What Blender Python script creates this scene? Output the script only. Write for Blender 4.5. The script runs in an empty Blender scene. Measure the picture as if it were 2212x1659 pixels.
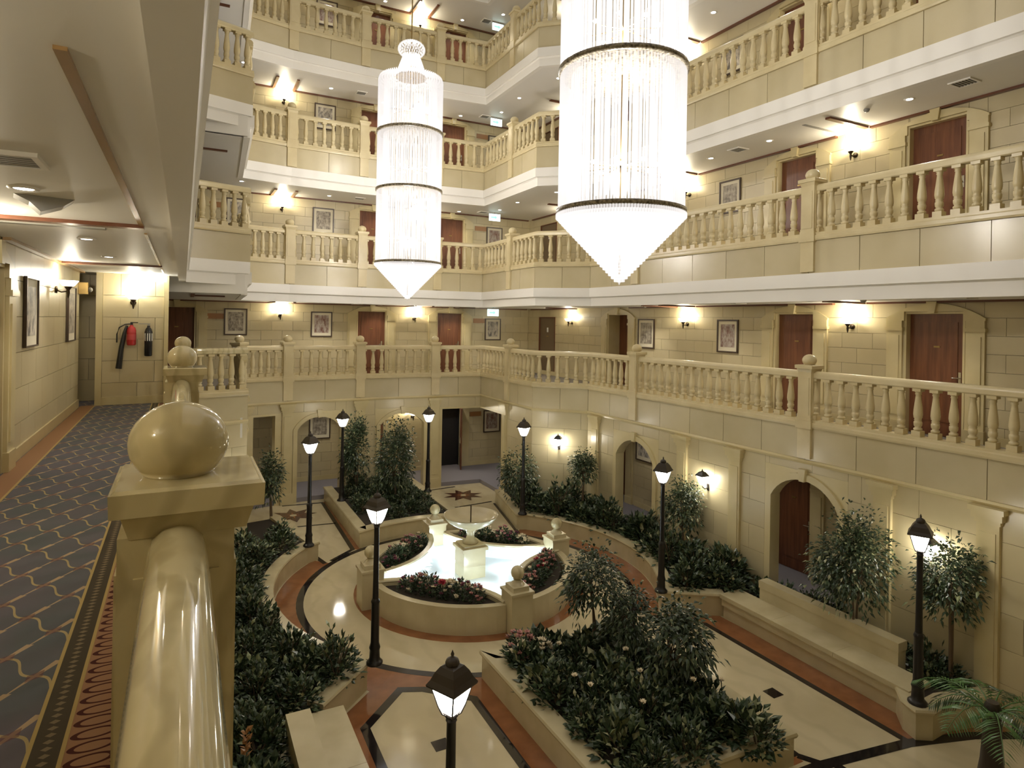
import bpy, math, random
from mathutils import Vector, Matrix
random.seed(11)
SC = bpy.context.scene
COL = SC.collection
PI = math.pi

# ------------------------------------------------------------------ camera, world, exposure
CAMP = Vector((-5.137, -11.54, 5.25))
ax = math.radians(117.5)
FWD = Vector((math.sin(ax - PI / 2), math.cos(ax - PI / 2), 0))
RGT = Vector((FWD.y, -FWD.x, 0))
roll = math.radians(1.0)
UP = Vector((0, 0, 1)) * math.cos(roll) - RGT * math.sin(roll)
RG2 = RGT * math.cos(roll) + Vector((0, 0, 1)) * math.sin(roll)
cd = bpy.data.cameras.new('camera')
cam = bpy.data.objects.new('camera', cd)
COL.objects.link(cam)
cam.matrix_world = Matrix(((RG2.x, UP.x, -FWD.x, CAMP.x), (RG2.y, UP.y, -FWD.y, CAMP.y), (RG2.z, UP.z, -FWD.z, CAMP.z), (0, 0, 0, 1)))
cd.sensor_width = 36
cd.lens = 1370 / 2212 * 36
cd.shift_y = -133.4 / 2212
cd.shift_x = -2.3 / 2212
cd.clip_start = 0.05
SC.camera = cam
wd = bpy.data.worlds.new('world')
SC.world = wd
wd.use_nodes = True
wd.node_tree.nodes['Background'].inputs[0].default_value = (1.0, 0.95, 0.86, 1)
wd.node_tree.nodes['Background'].inputs[1].default_value = 0.6
SC.view_settings.view_transform = 'Standard'
SC.view_settings.look = 'None'
SC.view_settings.gamma = 1.0
SC.view_settings.use_curve_mapping = False
SC.view_settings.exposure = 0.26
SC.cycles.adaptive_threshold = 0.014
SC.cycles.max_bounces = 7
SC.cycles.diffuse_bounces = 4
SC.cycles.glossy_bounces = 3
SC.cycles.transparent_max_bounces = 12
SC.cycles.sample_clamp_indirect = 6.0
SC.cycles.caustics_reflective = False
SC.cycles.caustics_refractive = False
P_CHAND, P_SCONCE, P_DOWN, P_LAMP, P_POOL = 330.0, 30.0, 42.0, 26.0, 8.0
WARM = (1.0, 0.82, 0.55)
NEUT = (1.0, 0.93, 0.82)

# ------------------------------------------------------------------ materials
def principled(name, color, rough=0.5, metal=0.0, emit=None, estr=0.0, spec=0.5):
    m = bpy.data.materials.new(name)
    m.use_nodes = True
    b = m.node_tree.nodes['Principled BSDF']
    b.inputs['Base Color'].default_value = (*color, 1)
    b.inputs['Roughness'].default_value = rough
    b.inputs['Metallic'].default_value = metal
    b.inputs['Specular IOR Level'].default_value = spec
    if emit:
        b.inputs['Emission Color'].default_value = (*emit, 1)
        b.inputs['Emission Strength'].default_value = estr
    return m

def nodes(m):
    nt = m.node_tree
    return nt, nt.nodes, nt.links, nt.nodes['Principled BSDF']

def mixc(nt, fac, a, b, blend='MIX'):
    n = nt.nodes.new('ShaderNodeMix')
    n.data_type = 'RGBA'
    n.blend_type = blend
    for sock, v in ((n.inputs[0], fac), (n.inputs[6], a), (n.inputs[7], b)):
        if isinstance(v, bpy.types.NodeSocket):
            nt.links.new(v, sock)
        elif isinstance(v, (int, float)):
            sock.default_value = v
        else:
            sock.default_value = (*v, 1)
    return n.outputs[2]

def ramp(nt, fac, p0, p1):
    n = nt.nodes.new('ShaderNodeMapRange')
    nt.links.new(fac, n.inputs[0])
    n.inputs[1].default_value = p0
    n.inputs[2].default_value = p1
    return n.outputs[0]

def math_n(nt, op, a, b=None, c=None):
    n = nt.nodes.new('ShaderNodeMath')
    n.operation = op
    for i, v in enumerate((a, b, c)):
        if v is None:
            continue
        if isinstance(v, bpy.types.NodeSocket):
            nt.links.new(v, n.inputs[i])
        else:
            n.inputs[i].default_value = v
    return n.outputs[0]

def stone(name, c1, c2, rough=0.35, scale=1.6, vein=None, vscale=3.0, per_obj=0.0, detail=3, vein_amt=0.55, distort=6.0):
    m = principled(name, c1, rough)
    nt, N, L, b = nodes(m)
    g = N.new('ShaderNodeNewGeometry')
    n1 = N.new('ShaderNodeTexNoise')
    n1.inputs['Scale'].default_value = scale
    n1.inputs['Detail'].default_value = detail
    L.new(g.outputs['Position'], n1.inputs['Vector'])
    col = mixc(nt, ramp(nt, n1.outputs[0], 0.3, 0.7), c1, c2)
    if vein:
        w = N.new('ShaderNodeTexWave')
        w.inputs['Scale'].default_value = vscale
        w.inputs['Distortion'].default_value = distort
        w.inputs['Detail'].default_value = 3
        w.inputs['Detail Scale'].default_value = 1.3
        L.new(g.outputs['Position'], w.inputs['Vector'])
        f = math_n(nt, 'MULTIPLY', ramp(nt, w.outputs[1], 0.55, 1.0), vein_amt)
        col = mixc(nt, f, col, vein)
    if per_obj:
        oi = N.new('ShaderNodeObjectInfo')
        v = math_n(nt, 'ADD', math_n(nt, 'MULTIPLY', oi.outputs['Random'], per_obj), 1 - per_obj)
        cb = N.new('ShaderNodeCombineXYZ')
        for i in range(3):
            L.new(v, cb.inputs[i])
        col = mixc(nt, 1.0, col, cb.outputs[0], 'MULTIPLY')
    L.new(col, b.inputs['Base Color'])
    return m

M = {}
M['tile'] = stone('cream_wall_stone', (0.61, 0.53, 0.33), (0.55, 0.465, 0.275), 0.3, 1.2, per_obj=0.10)
M['backing'] = principled('wall_mortar', (0.46, 0.39, 0.25), 0.8)
M['panel'] = stone('fascia_stone', (0.60, 0.52, 0.335), (0.54, 0.46, 0.28), 0.25, 1.4, per_obj=0.10)
M['trimstone'] = stone('carved_stone', (0.64, 0.55, 0.32), (0.56, 0.47, 0.25), 0.28, 2.0)
M['baluster'] = stone('baluster_stone', (0.66, 0.565, 0.34), (0.59, 0.49, 0.28), 0.3, 3.0)
M['marble'] = stone('polished_cream_marble', (0.62, 0.55, 0.35), (0.50, 0.42, 0.23), 0.07, 3.0, vein=(0.37, 0.31, 0.17), vscale=2.4, vein_amt=0.6, distort=9.0, detail=5)
M['planter'] = stone('planter_marble', (0.58, 0.51, 0.33), (0.49, 0.42, 0.26), 0.22, 2.4)
M['floor'] = stone('cream_floor_marble', (0.62, 0.54, 0.36), (0.54, 0.46, 0.29), 0.07, 1.1, vein=(0.46, 0.39, 0.25), vscale=0.7, vein_amt=0.35, distort=9.0)
M['orange'] = stone('orange_floor_marble', (0.30, 0.125, 0.05), (0.22, 0.085, 0.035), 0.09, 4.0)
M['black'] = stone('black_floor_marble', (0.012, 0.010, 0.010), (0.022, 0.016, 0.015), 0.07, 5.0)
M['brown'] = stone('brown_floor_marble', (0.12, 0.05, 0.025), (0.07, 0.03, 0.02), 0.09, 6.0)
M['white'] = principled('white_plaster', (0.84, 0.81, 0.75), 0.45)
M['ceiling'] = principled('ceiling_paint', (0.78, 0.755, 0.70), 0.45)
M['wood'] = principled('dark_red_wood_trim', (0.13, 0.045, 0.02), 0.3)
M['gilt'] = principled('gilt_wood_trim', (0.34, 0.21, 0.09), 0.25)
M['iron'] = principled('black_painted_iron', (0.012, 0.010, 0.010), 0.32)
M['ironbrown'] = principled('brown_painted_iron', (0.035, 0.025, 0.017), 0.4)
M['brass'] = principled('aged_brass', (0.35, 0.24, 0.09), 0.28, 0.9)
M['bronze'] = principled('dark_bronze', (0.05, 0.035, 0.022), 0.3, 0.7)
M['chrome'] = principled('brushed_chrome', (0.7, 0.68, 0.64), 0.18, 1.0)
M['dark'] = principled('unlit_void_black', (0.01, 0.009, 0.009), 0.7)  # near-black colour standing in for shade inside unlit openings
M['grey'] = principled('grey_metal', (0.30, 0.29, 0.26), 0.4)
M['ring'] = stone('braided_gilt_metal', (0.50, 0.44, 0.33), (0.10, 0.08, 0.05), 0.3, 28.0, detail=1)
M['soil'] = principled('dark_soil', (0.03, 0.022, 0.014), 0.95)
M['trunk'] = principled('grey_brown_bark', (0.13, 0.09, 0.055), 0.8)
M['leaf1'] = principled('dark_green_leaf', (0.030, 0.052, 0.026), 0.3)
M['leaf2'] = principled('green_leaf', (0.055, 0.088, 0.040), 0.3)
M['leaf3'] = principled('pale_green_leaf', (0.21, 0.24, 0.12), 0.35)
M['leaf4'] = principled('cream_edged_leaf', (0.42, 0.42, 0.26), 0.45)
M['palm'] = principled('bright_palm_leaf', (0.07, 0.16, 0.04), 0.35)
M['red'] = principled('red_petals', (0.38, 0.015, 0.035), 0.5)
M['pink'] = principled('pink_petals', (0.45, 0.20, 0.18), 0.55)
M['cream'] = principled('cream_petals', (0.70, 0.60, 0.42), 0.55)
M['plum'] = principled('plum_petals', (0.16, 0.03, 0.06), 0.5)
M['extred'] = principled('red_enamel', (0.45, 0.03, 0.03), 0.25)
M['extblack'] = principled('black_enamel', (0.012, 0.012, 0.014), 0.25)
M['label'] = principled('white_label', (0.75, 0.75, 0.72), 0.5)
M['redlabel'] = principled('red_label', (0.5, 0.06, 0.06), 0.5)
M['basin'] = principled('white_pool_basin', (0.88, 0.92, 0.94), 0.4)
M['paper'] = principled('ivory_mount', (0.72, 0.66, 0.50), 0.7)
M['frame'] = principled('dark_picture_frame', (0.06, 0.035, 0.02), 0.35)
M['service'] = principled('taupe_service_door', (0.16, 0.11, 0.06), 0.35)
M['plaque'] = principled('copper_brown_plaque', (0.32, 0.15, 0.05), 0.35)
M['bulb'] = principled('lit_bulb', (1, 1, 1), 0.4, emit=(1, 0.95, 0.86), estr=14)
M['glow'] = principled('lit_lantern_glass', (0.9, 0.9, 0.85), 0.4, emit=(1, 0.94, 0.82), estr=30)
M['bowl'] = principled('lit_sconce_glass', (0.9, 0.88, 0.8), 0.4, emit=(1, 0.90, 0.70), estr=7)
M['spot'] = principled('lit_downlight', (1, 1, 1), 0.4, emit=(1, 0.95, 0.85), estr=16)
M['exit'] = principled('lit_exit_sign', (0.7, 0.9, 0.9), 0.4, emit=(0.78, 0.98, 1.0), estr=1.25)
M['exitgreen'] = principled('exit_green', (0.1, 0.5, 0.35), 0.4, emit=(0.45, 0.85, 0.75), estr=0.8)
M['tube'] = principled('lit_tube', (1, 1, 1), 0.4, emit=(0.95, 1.0, 1.0), estr=7)

def wood_mat():
    m = principled('mahogany_door', (0.16, 0.04, 0.018), 0.28)
    nt, N, L, b = nodes(m)
    g = N.new('ShaderNodeNewGeometry')
    mp = N.new('ShaderNodeMapping')
    mp.inputs['Scale'].default_value = (9, 9, 0.7)
    L.new(g.outputs['Position'], mp.inputs[0])
    n1 = N.new('ShaderNodeTexNoise')
    n1.inputs['Scale'].default_value = 2.2
    n1.inputs['Detail'].default_value = 4
    L.new(mp.outputs[0], n1.inputs['Vector'])
    L.new(mixc(nt, ramp(nt, n1.outputs[0], 0.3, 0.7), (0.20, 0.078, 0.034), (0.115, 0.040, 0.020)), b.inputs['Base Color'])
    return m
M['door'] = wood_mat()

def crystal_mat(name, s):
    m = bpy.data.materials.new(name)
    m.use_nodes = True
    nt = m.node_tree
    nt.nodes.clear()
    o = nt.nodes.new('ShaderNodeOutputMaterial')
    tr = nt.nodes.new('ShaderNodeBsdfTranslucent')
    tr.inputs[0].default_value = (0.16, 0.155, 0.16, 1)
    gl = nt.nodes.new('ShaderNodeBsdfGlossy')
    gl.inputs['Roughness'].default_value = 0.12
    tp = nt.nodes.new('ShaderNodeBsdfTransparent')
    em = nt.nodes.new('ShaderNodeEmission')
    em.inputs[0].default_value = (1.0, 0.955, 0.93, 1)
    em.inputs[1].default_value = s
    a = nt.nodes.new('ShaderNodeMixShader')
    a.inputs[0].default_value = 0.15
    b = nt.nodes.new('ShaderNodeMixShader')
    b.inputs[0].default_value = 0.60
    c = nt.nodes.new('ShaderNodeAddShader')
    L = nt.links.new
    L(tr.outputs[0], a.inputs[1]); L(gl.outputs[0], a.inputs[2])
    L(a.outputs[0], b.inputs[1]); L(tp.outputs[0], b.inputs[2])
    L(b.outputs[0], c.inputs[0]); L(em.outputs[0], c.inputs[1])
    L(c.outputs[0], o.inputs[0])
    m.cycles.emission_sampling = 'NONE'
    return m
M['crystal'] = crystal_mat('lit_crystal', 0.24)
M['crystal2'] = crystal_mat('lit_crystal_cone', 0.31)

def water_mat():
    m = bpy.data.materials.new('pool_water')
    m.use_nodes = True
    nt = m.node_tree
    nt.nodes.clear()
    o = nt.nodes.new('ShaderNodeOutputMaterial')
    tp = nt.nodes.new('ShaderNodeBsdfTransparent')
    tp.inputs[0].default_value = (0.90, 0.97, 1.0, 1)
    gl = nt.nodes.new('ShaderNodeBsdfGlossy')
    gl.inputs['Roughness'].default_value = 0.05
    fr = nt.nodes.new('ShaderNodeFresnel')
    fr.inputs[0].default_value = 1.33
    n1 = nt.nodes.new('ShaderNodeTexNoise')
    n1.inputs['Scale'].default_value = 9
    bp = nt.nodes.new('ShaderNodeBump')
    bp.inputs['Strength'].default_value = 0.25
    bp.inputs['Distance'].default_value = 0.02
    a = nt.nodes.new('ShaderNodeMixShader')
    L = nt.links.new
    L(n1.outputs[0], bp.inputs['Height']); L(bp.outputs[0], gl.inputs['Normal'])
    L(fr.outputs[0], a.inputs[0]); L(tp.outputs[0], a.inputs[1]); L(gl.outputs[0], a.inputs[2])
    L(a.outputs[0], o.inputs[0])
    return m
M['water'] = water_mat()

def carpet_mat():
    m = principled('lattice_carpet', (0.05, 0.05, 0.05), 0.95, spec=0.1)
    nt, N, L, b = nodes(m)
    g = N.new('ShaderNodeNewGeometry')
    sp = N.new('ShaderNodeSeparateXYZ')
    L.new(g.outputs['Position'], sp.inputs[0])
    x = math_n(nt, 'DIVIDE', sp.outputs[0], 0.30)
    y = math_n(nt, 'DIVIDE', sp.outputs[1], 0.46)
    wob = math_n(nt, 'MULTIPLY', math_n(nt, 'SINE', math_n(nt, 'MULTIPLY', math_n(nt, 'SUBTRACT', x, y), 2 * PI)), 0.09)
    u = math_n(nt, 'ADD', math_n(nt, 'ADD', x, y), wob)
    v = math_n(nt, 'SUBTRACT', math_n(nt, 'SUBTRACT', x, y), wob)
    du = math_n(nt, 'ABSOLUTE', math_n(nt, 'SUBTRACT', math_n(nt, 'FRACT', u), 0.5))
    dv = math_n(nt, 'ABSOLUTE', math_n(nt, 'SUBTRACT', math_n(nt, 'FRACT', v), 0.5))
    n1 = N.new('ShaderNodeTexNoise')
    n1.inputs['Scale'].default_value = 2.0
    L.new(g.outputs['Position'], n1.inputs['Vector'])
    base = mixc(nt, ramp(nt, n1.outputs[0], 0.35, 0.65), (0.085, 0.092, 0.090), (0.110, 0.098, 0.105))
    thin = math_n(nt, 'LESS_THAN', du, 0.028)
    wid = math_n(nt, 'ADD', 0.02, math_n(nt, 'MULTIPLY', 0.085, math_n(nt, 'FRACT', u)))
    fat = math_n(nt, 'LESS_THAN', dv, wid)
    c = mixc(nt, thin, base, (0.33, 0.25, 0.12))
    c = mixc(nt, fat, c, (0.34, 0.24, 0.14))
    node = math_n(nt, 'LESS_THAN', math_n(nt, 'ADD', du, dv), 0.20)
    c = mixc(nt, math_n(nt, 'MULTIPLY', node, 0.6), c, (0.11, 0.04, 0.04))
    L.new(c, b.inputs['Base Color'])
    return m
M['carpet'] = carpet_mat()

def border_mat(name, s0, s1, c0, c1, period, kind):
    m = principled(name, c0, 0.95, spec=0.1)
    nt, N, L, b = nodes(m)
    g = N.new('ShaderNodeNewGeometry')
    sp = N.new('ShaderNodeSeparateXYZ')
    L.new(g.outputs['Position'], sp.inputs[0])
    a = math_n(nt, 'DIVIDE', math_n(nt, 'SUBTRACT', sp.outputs[0], s0), s1 - s0)
    t = math_n(nt, 'SUBTRACT', math_n(nt, 'FRACT', math_n(nt, 'DIVIDE', sp.outputs[1], period)), 0.5)
    if kind == 'loops':
        dx = math_n(nt, 'DIVIDE', math_n(nt, 'SUBTRACT', a, 0.42), 0.34)
        dy = math_n(nt, 'DIVIDE', t, 0.36)
        r = math_n(nt, 'SQRT', math_n(nt, 'ADD', math_n(nt, 'MULTIPLY', dx, dx), math_n(nt, 'MULTIPLY', dy, dy)))
        ring = math_n(nt, 'LESS_THAN', math_n(nt, 'ABSOLUTE', math_n(nt, 'SUBTRACT', r, 1.0)), 0.16)
        dot = math_n(nt, 'LESS_THAN', math_n(nt, 'ABSOLUTE', math_n(nt, 'SUBTRACT', a, 0.86)), math_n(nt, 'ABSOLUTE', math_n(nt, 'MULTIPLY', t, 0.28)))
        f = math_n(nt, 'MAXIMUM', ring, dot)
    else:
        f = math_n(nt, 'LESS_THAN', math_n(nt, 'ADD', math_n(nt, 'ABSOLUTE', t), math_n(nt, 'MULTIPLY', math_n(nt, 'ABSOLUTE', math_n(nt, 'SUBTRACT', a, 0.5)), 1.6)), 0.33)
    L.new(mixc(nt, f, c0, c1), b.inputs['Base Color'])
    return m
M['loops'] = border_mat('orange_loop_border', -5.50, -5.29, (0.27, 0.150, 0.080), (0.06, 0.018, 0.014), 0.085, 'loops')
M['dash'] = border_mat('dark_dash_border', -5.61, -5.515, (0.060, 0.048, 0.030), (0.17, 0.13, 0.075), 0.045, 'dash')
M['goldline'] = principled('gold_carpet_line', (0.36, 0.26, 0.10), 0.95, spec=0.1)
M['edgecarpet'] = principled('plain_orange_carpet', (0.27, 0.15, 0.075), 0.95, spec=0.1)
M['beigecarpet'] = principled('grey_beige_carpet', (0.23, 0.205, 0.175), 0.95, spec=0.1)
M['greycarpet'] = principled('grey_violet_carpet', (0.24, 0.225, 0.25), 0.95, spec=0.1)

def print_mat(i):
    m = principled('engraving_print', (0.5, 0.5, 0.5), 0.5)
    nt, N, L, b = nodes(m)
    tc = N.new('ShaderNodeTexCoord')
    mp = N.new('ShaderNodeMapping')
    mp.inputs['Location'].default_value = (i * 3.7, i * 1.3, i)
    mp.inputs['Scale'].default_value = (3.2, 1, 2.2)
    L.new(tc.outputs['Generated'], mp.inputs[0])
    n1 = N.new('ShaderNodeTexNoise')
    n1.inputs['Scale'].default_value = 1.8
    n1.inputs['Detail'].default_value = 6
    n1.inputs['Roughness'].default_value = 0.7
    L.new(mp.outputs[0], n1.inputs['Vector'])
    pal = [((0.08, 0.06, 0.045), (0.50, 0.44, 0.34)), ((0.16, 0.06, 0.04), (0.48, 0.42, 0.36)), ((0.10, 0.09, 0.085), (0.62, 0.56, 0.46))][i % 3]
    L.new(mixc(nt, ramp(nt, n1.outputs[0], 0.36, 0.62), *pal), b.inputs['Base Color'])
    return m
PRINTS = [print_mat(i) for i in range(6)]

# ------------------------------------------------------------------ mesh helpers
class MB:
    def __init__(s):
        s.v = []; s.f = []; s.m = []; s.sm = []
    def add(s, vs, fs, mi=0, smooth=False):
        k = len(s.v)
        s.v += [tuple(p) for p in vs]
        for f in fs:
            s.f.append(tuple(i + k for i in f)); s.m.append(mi); s.sm.append(smooth)
        return s
    def box(s, x0, x1, y0, y1, z0, z1, mi=0):
        v = [(x0, y0, z0), (x1, y0, z0), (x1, y1, z0), (x0, y1, z0), (x0, y0, z1), (x1, y0, z1), (x1, y1, z1), (x0, y1, z1)]
        return s.add(v, [(0, 3, 2, 1), (4, 5, 6, 7), (0, 1, 5, 4), (1, 2, 6, 5), (2, 3, 7, 6), (3, 0, 4, 7)], mi)
    def prism(s, poly, z0, z1, mi=0):
        n = len(poly)
        a = sum(poly[i][0] * poly[(i + 1) % n][1] - poly[(i + 1) % n][0] * poly[i][1] for i in range(n))
        if a < 0:
            poly = poly[::-1]
        v = [(p[0], p[1], z0) for p in poly] + [(p[0], p[1], z1) for p in poly]
        fs = [tuple(range(n - 1, -1, -1)), tuple(range(n, 2 * n))] + [(i, (i + 1) % n, (i + 1) % n + n, i + n) for i in range(n)]
        return s.add(v, fs, mi)
    def xz(s, poly, y0, y1, mi=0):
        n = len(poly)
        a = sum(poly[i][0] * poly[(i + 1) % n][1] - poly[(i + 1) % n][0] * poly[i][1] for i in range(n))
        if a < 0:
            poly = poly[::-1]
        v = [(p[0], y0, p[1]) for p in poly] + [(p[0], y1, p[1]) for p in poly]
        fs = [tuple(range(n)), tuple(range(2 * n - 1, n - 1, -1))] + [((i + 1) % n, i, i + n, (i + 1) % n + n) for i in range(n)]
        return s.add(v, fs, mi)
    def lathe(s, prof, n=16, c=(0, 0, 0), mi=0, smooth=True, rot=0.0):
        v = []; fs = []
        for r, z in prof:
            for k in range(n):
                a = 2 * PI * k / n + rot
                v.append((c[0] + r * math.cos(a), c[1] + r * math.sin(a), c[2] + z))
        for i in range(len(prof) - 1):
            for k in range(n):
                fs.append((i * n + k, i * n + (k + 1) % n, (i + 1) * n + (k + 1) % n, (i + 1) * n + k))
        s.add(v, fs, mi, smooth)
        if prof[0][0] > 1e-4:
            s.add(v[:n], [tuple(range(n - 1, -1, -1))], mi)
        if prof[-1][0] > 1e-4:
            s.add(v[-n:], [tuple(range(n))], mi)
        return s
    def tube(s, pts, r, n=6, mi=0, r1=None):
        pts = [Vector(p) for p in pts]
        k = len(pts); v = []; fs = []
        for i, p in enumerate(pts):
            d = (pts[min(i + 1, k - 1)] - pts[max(i - 1, 0)]).normalized()
            a = d.orthogonal().normalized() if abs(d.z) > 0.95 else d.cross(Vector((0, 0, 1))).normalized()
            b = d.cross(a)
            rr = r if r1 is None else r + (r1 - r) * i / (k - 1)
            for j in range(n):
                t = 2 * PI * j / n
                v.append(p + (a * math.cos(t) + b * math.sin(t)) * rr)
        for i in range(k - 1):
            for j in range(n):
                fs.append((i * n + j, i * n + (j + 1) % n, (i + 1) * n + (j + 1) % n, (i + 1) * n + j))
        s.add(v, fs, mi, True)
        s.add(v[:n], [tuple(range(n - 1, -1, -1))], mi)
        s.add(v[-n:], [tuple(range(n))], mi)
        return s
    def sphere(s, c, r, n=12, h=8, mi=0, sz=1.0):
        prof = [(max(1e-5, r * math.sin(PI * i / h)), -r * sz * math.cos(PI * i / h)) for i in range(h + 1)]
        return s.lathe(prof, n, c, mi)
    def mesh(s, name, mats):
        me = bpy.data.meshes.new(name)
        me.from_pydata(s.v, [], s.f)
        if not isinstance(mats, (list, tuple)):
            mats = [mats]
        for q in mats:
            me.materials.append(q)
        me.polygons.foreach_set('material_index', s.m)
        me.polygons.foreach_set('use_smooth', s.sm)
        me.update()
        return me
    def build(s, name, mats, parent=None, loc=(0, 0, 0), rz=0.0):
        return O(name, s.mesh(name, mats), parent, loc, rz)

def O(name, me, parent=None, loc=(0, 0, 0), rz=0.0, scale=None):
    o = bpy.data.objects.new(name, me)
    COL.objects.link(o)
    o.location = loc
    if rz:
        o.rotation_euler = (0, 0, rz)
    if scale:
        o.scale = scale
    if parent:
        o.parent = parent
    return o

def tag(o, label, cat, group=None):
    o['label'] = label; o['category'] = cat
    if group:
        o['group'] = group
    return o
def struct(o):
    o['kind'] = 'structure'
    return o
def stuff(o):
    o['kind'] = 'stuff'
    return o
def thing(name, label, cat, loc=(0, 0, 0), rz=0.0, group=None):
    return tag(O(name, None, None, loc, rz), label, cat, group)
def point(loc, power, color=NEUT, radius=0.05):
    l = bpy.data.lights.new('light', 'POINT')
    l.energy = power; l.color = color; l.shadow_soft_size = radius
    o = bpy.data.objects.new('light', l); COL.objects.link(o); o.location = loc
    return o
def spotl(loc, power, color=NEUT, ang=110):
    l = bpy.data.lights.new('light', 'SPOT')
    l.energy = power; l.color = color; l.shadow_soft_size = 0.04
    l.spot_size = math.radians(ang); l.spot_blend = 0.8
    o = bpy.data.objects.new('light', l); COL.objects.link(o); o.location = loc
    return o

def offs(poly, d):
    """offset an open 2-D polyline to its right side by d (mitred)"""
    out = []
    n = len(poly)
    for i in range(n):
        ds = []
        for a, b in ((i - 1, i), (i, i + 1)):
            if 0 <= a and b < n:
                dx, dy = poly[b][0] - poly[a][0], poly[b][1] - poly[a][1]
                l = math.hypot(dx, dy)
                ds.append((dy / l, -dx / l))
        if len(ds) == 1:
            nx, ny = ds[0]; k = 1
        else:
            nx, ny = ds[0][0] + ds[1][0], ds[0][1] + ds[1][1]
            l = math.hypot(nx, ny); nx /= l; ny /= l
            k = 1 / max(0.28, nx * ds[0][0] + ny * ds[0][1])
        out.append((poly[i][0] + nx * d * k, poly[i][1] + ny * d * k))
    return out

def sweep(mb, poly, prof, mi=0, smooth=False, dzs=None):
    """sweep closed profile [(offset, z)] along polyline"""
    n = len(prof); k = len(poly)
    cache = {}
    v = []
    for o, z in prof:
        if o not in cache:
            cache[o] = offs(poly, o)
    for i in range(k):
        for o, z in prof:
            p = cache[o][i]
            v.append((p[0], p[1], z + (dzs[i] if dzs else 0)))
    fs = [(i * n + j, (i + 1) * n + j, (i + 1) * n + (j + 1) % n, i * n + (j + 1) % n) for i in range(k - 1) for j in range(n)]
    mb.add(v, fs, mi, smooth)
    mb.add(v[:n], [tuple(range(n))], mi)
    mb.add(v[-n:], [tuple(range(n - 1, -1, -1))], mi)
    return mb
def rect(o0, o1, z0, z1):
    return [(o0, z0), (o1, z0), (o1, z1), (o0, z1)]

UNIT = {}
def unit(mat):
    if mat not in UNIT:
        UNIT[mat] = MB().box(0, 1, 0, 1, 0, 1).mesh('stone_block', M[mat])
    return UNIT[mat]

def subtract(r, c):
    x0, x1, z0, z1 = r; a0, a1, b0, b1 = c
    if a1 <= x0 or a0 >= x1 or b1 <= z0 or b0 >= z1:
        return [r]
    out = []
    if a0 > x0: out.append((x0, a0, z0, z1))
    if a1 < x1: out.append((a1, x1, z0, z1))
    m0, m1 = max(x0, a0), min(x1, a1)
    if b0 > z0: out.append((m0, m1, z0, b0))
    if b1 < z1: out.append((m0, m1, b1, z1))
    return out
def sub_all(rs, clips):
    for c in clips:
        rs = [q for r in rs for q in subtract(r, c)]
    return [q for q in rs if q[1] - q[0] > 0.015 and q[3] - q[2] > 0.015]

class Frame:
    """vertical plane: local x runs along the wall (left to right for the viewer), local y goes into the wall"""
    def __init__(s, p, q):
        s.p = p; s.len = math.hypot(q[0] - p[0], q[1] - p[1])
        s.ang = math.atan2(q[1] - p[1], q[0] - p[0])
        s.u = (math.cos(s.ang), math.sin(s.ang))
    def at(s, x, y=0.0):
        return (s.p[0] + s.u[0] * x - s.u[1] * y, s.p[1] + s.u[1] * x + s.u[0] * y)
    def loc(s, x, z, y=0.0):
        a = s.at(x, y)
        return (a[0], a[1], z)

def stone_wall(name, fr, x0, x1, z0, z1, clips=(), row=0.30, tw=0.62, th=0.10, mat='tile', cap=290, back=0.1, deep=()):
    b = MB()
    for r in sub_all([(x0, x1, z0, z1)], list(clips)):
        b.box(r[0], r[1], th, th + back, r[2], r[3])
    w = struct(b.build(name, M['backing'], None, (fr.p[0], fr.p[1], 0), fr.ang))
    rows = max(1, round((z1 - z0) / row)); rh = (z1 - z0) / rows
    rs = []
    for i in range(rows):
        x = x0 - (tw * 0.5 if i % 2 else 0)
        while x < x1:
            a, c = max(x, x0), min(x + tw, x1)
            if c - a > 0.02:
                rs.append((a, c, z0 + i * rh, z0 + (i + 1) * rh))
            x += tw
    rs = sub_all(rs, clips)
    g = 0.0028
    rs.sort(key=lambda r: (Vector(fr.loc((r[0] + r[1]) / 2, r[2])) - CAMP).length)
    me = unit(mat)
    for r in rs[:cap]:
        O('stone_block', me, w, (r[0] + g, 0, r[2] + g), 0, (r[1] - r[0] - 2 * g, th + 0.01, r[3] - r[2] - 2 * g))
    if rs[cap:]:
        b = MB()
        for r in rs[cap:]:
            b.box(r[0] + g, r[1] - g, 0, th + 0.01, r[2] + g, r[3] - g)
        stuff(b.build('stone_blocks', M[mat], w))
    return w

# ------------------------------------------------------------------ plan of the atrium (x across, y along its long axis)
S = 3.3
def FL(l): return 0.12 if l == 1 else 3.42 + S * (l - 2)
def CE(l): return 2.74 if l == 1 else 5.74 + S * (l - 2)
def rx(t): return 4.617 - 0.0212 * t
LZ = 0.21
Mp, A, B, Cc, Hh, G = (-3.72, 7.0), (-2.48, 7.27), (-0.4, 7.4), (1.95, 7.32), (3.47, 7.2), (3.43, 3.68)
K, E, F, X = (rx(2.64), 2.64), (rx(0.76), 0.76), (rx(-3.96), -3.96), (rx(-8.7), -8.7)
END = (rx(-15), -15)
D = (3.448, 5.24)
L1c, L2c = (-5.05, 2.45), (-3.9, 2.85)
MAIN = [L2c, Mp, A, B, Cc, Hh, G, K, E, F, X, END]
LEFT = [(-5.065, -15), L1c, L2c]
N1, N2, N3 = (-5.060, -9.62), (-5.057, -5.17), (-5.051, -0.07)
LEV = {1: 'garden level', 2: 'lowest gallery', 3: 'second gallery', 4: 'third gallery', 5: 'top gallery', 6: 'roof gallery'}
RW, FW, LW = 6.3, 9.2, -6.75
FR_R = Frame((RW, FW), (RW, -15))        # right back wall, x = FW - t
FR_F = Frame((-8.6, FW), (RW, FW))       # far back wall,  x = s + 8.6
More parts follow.
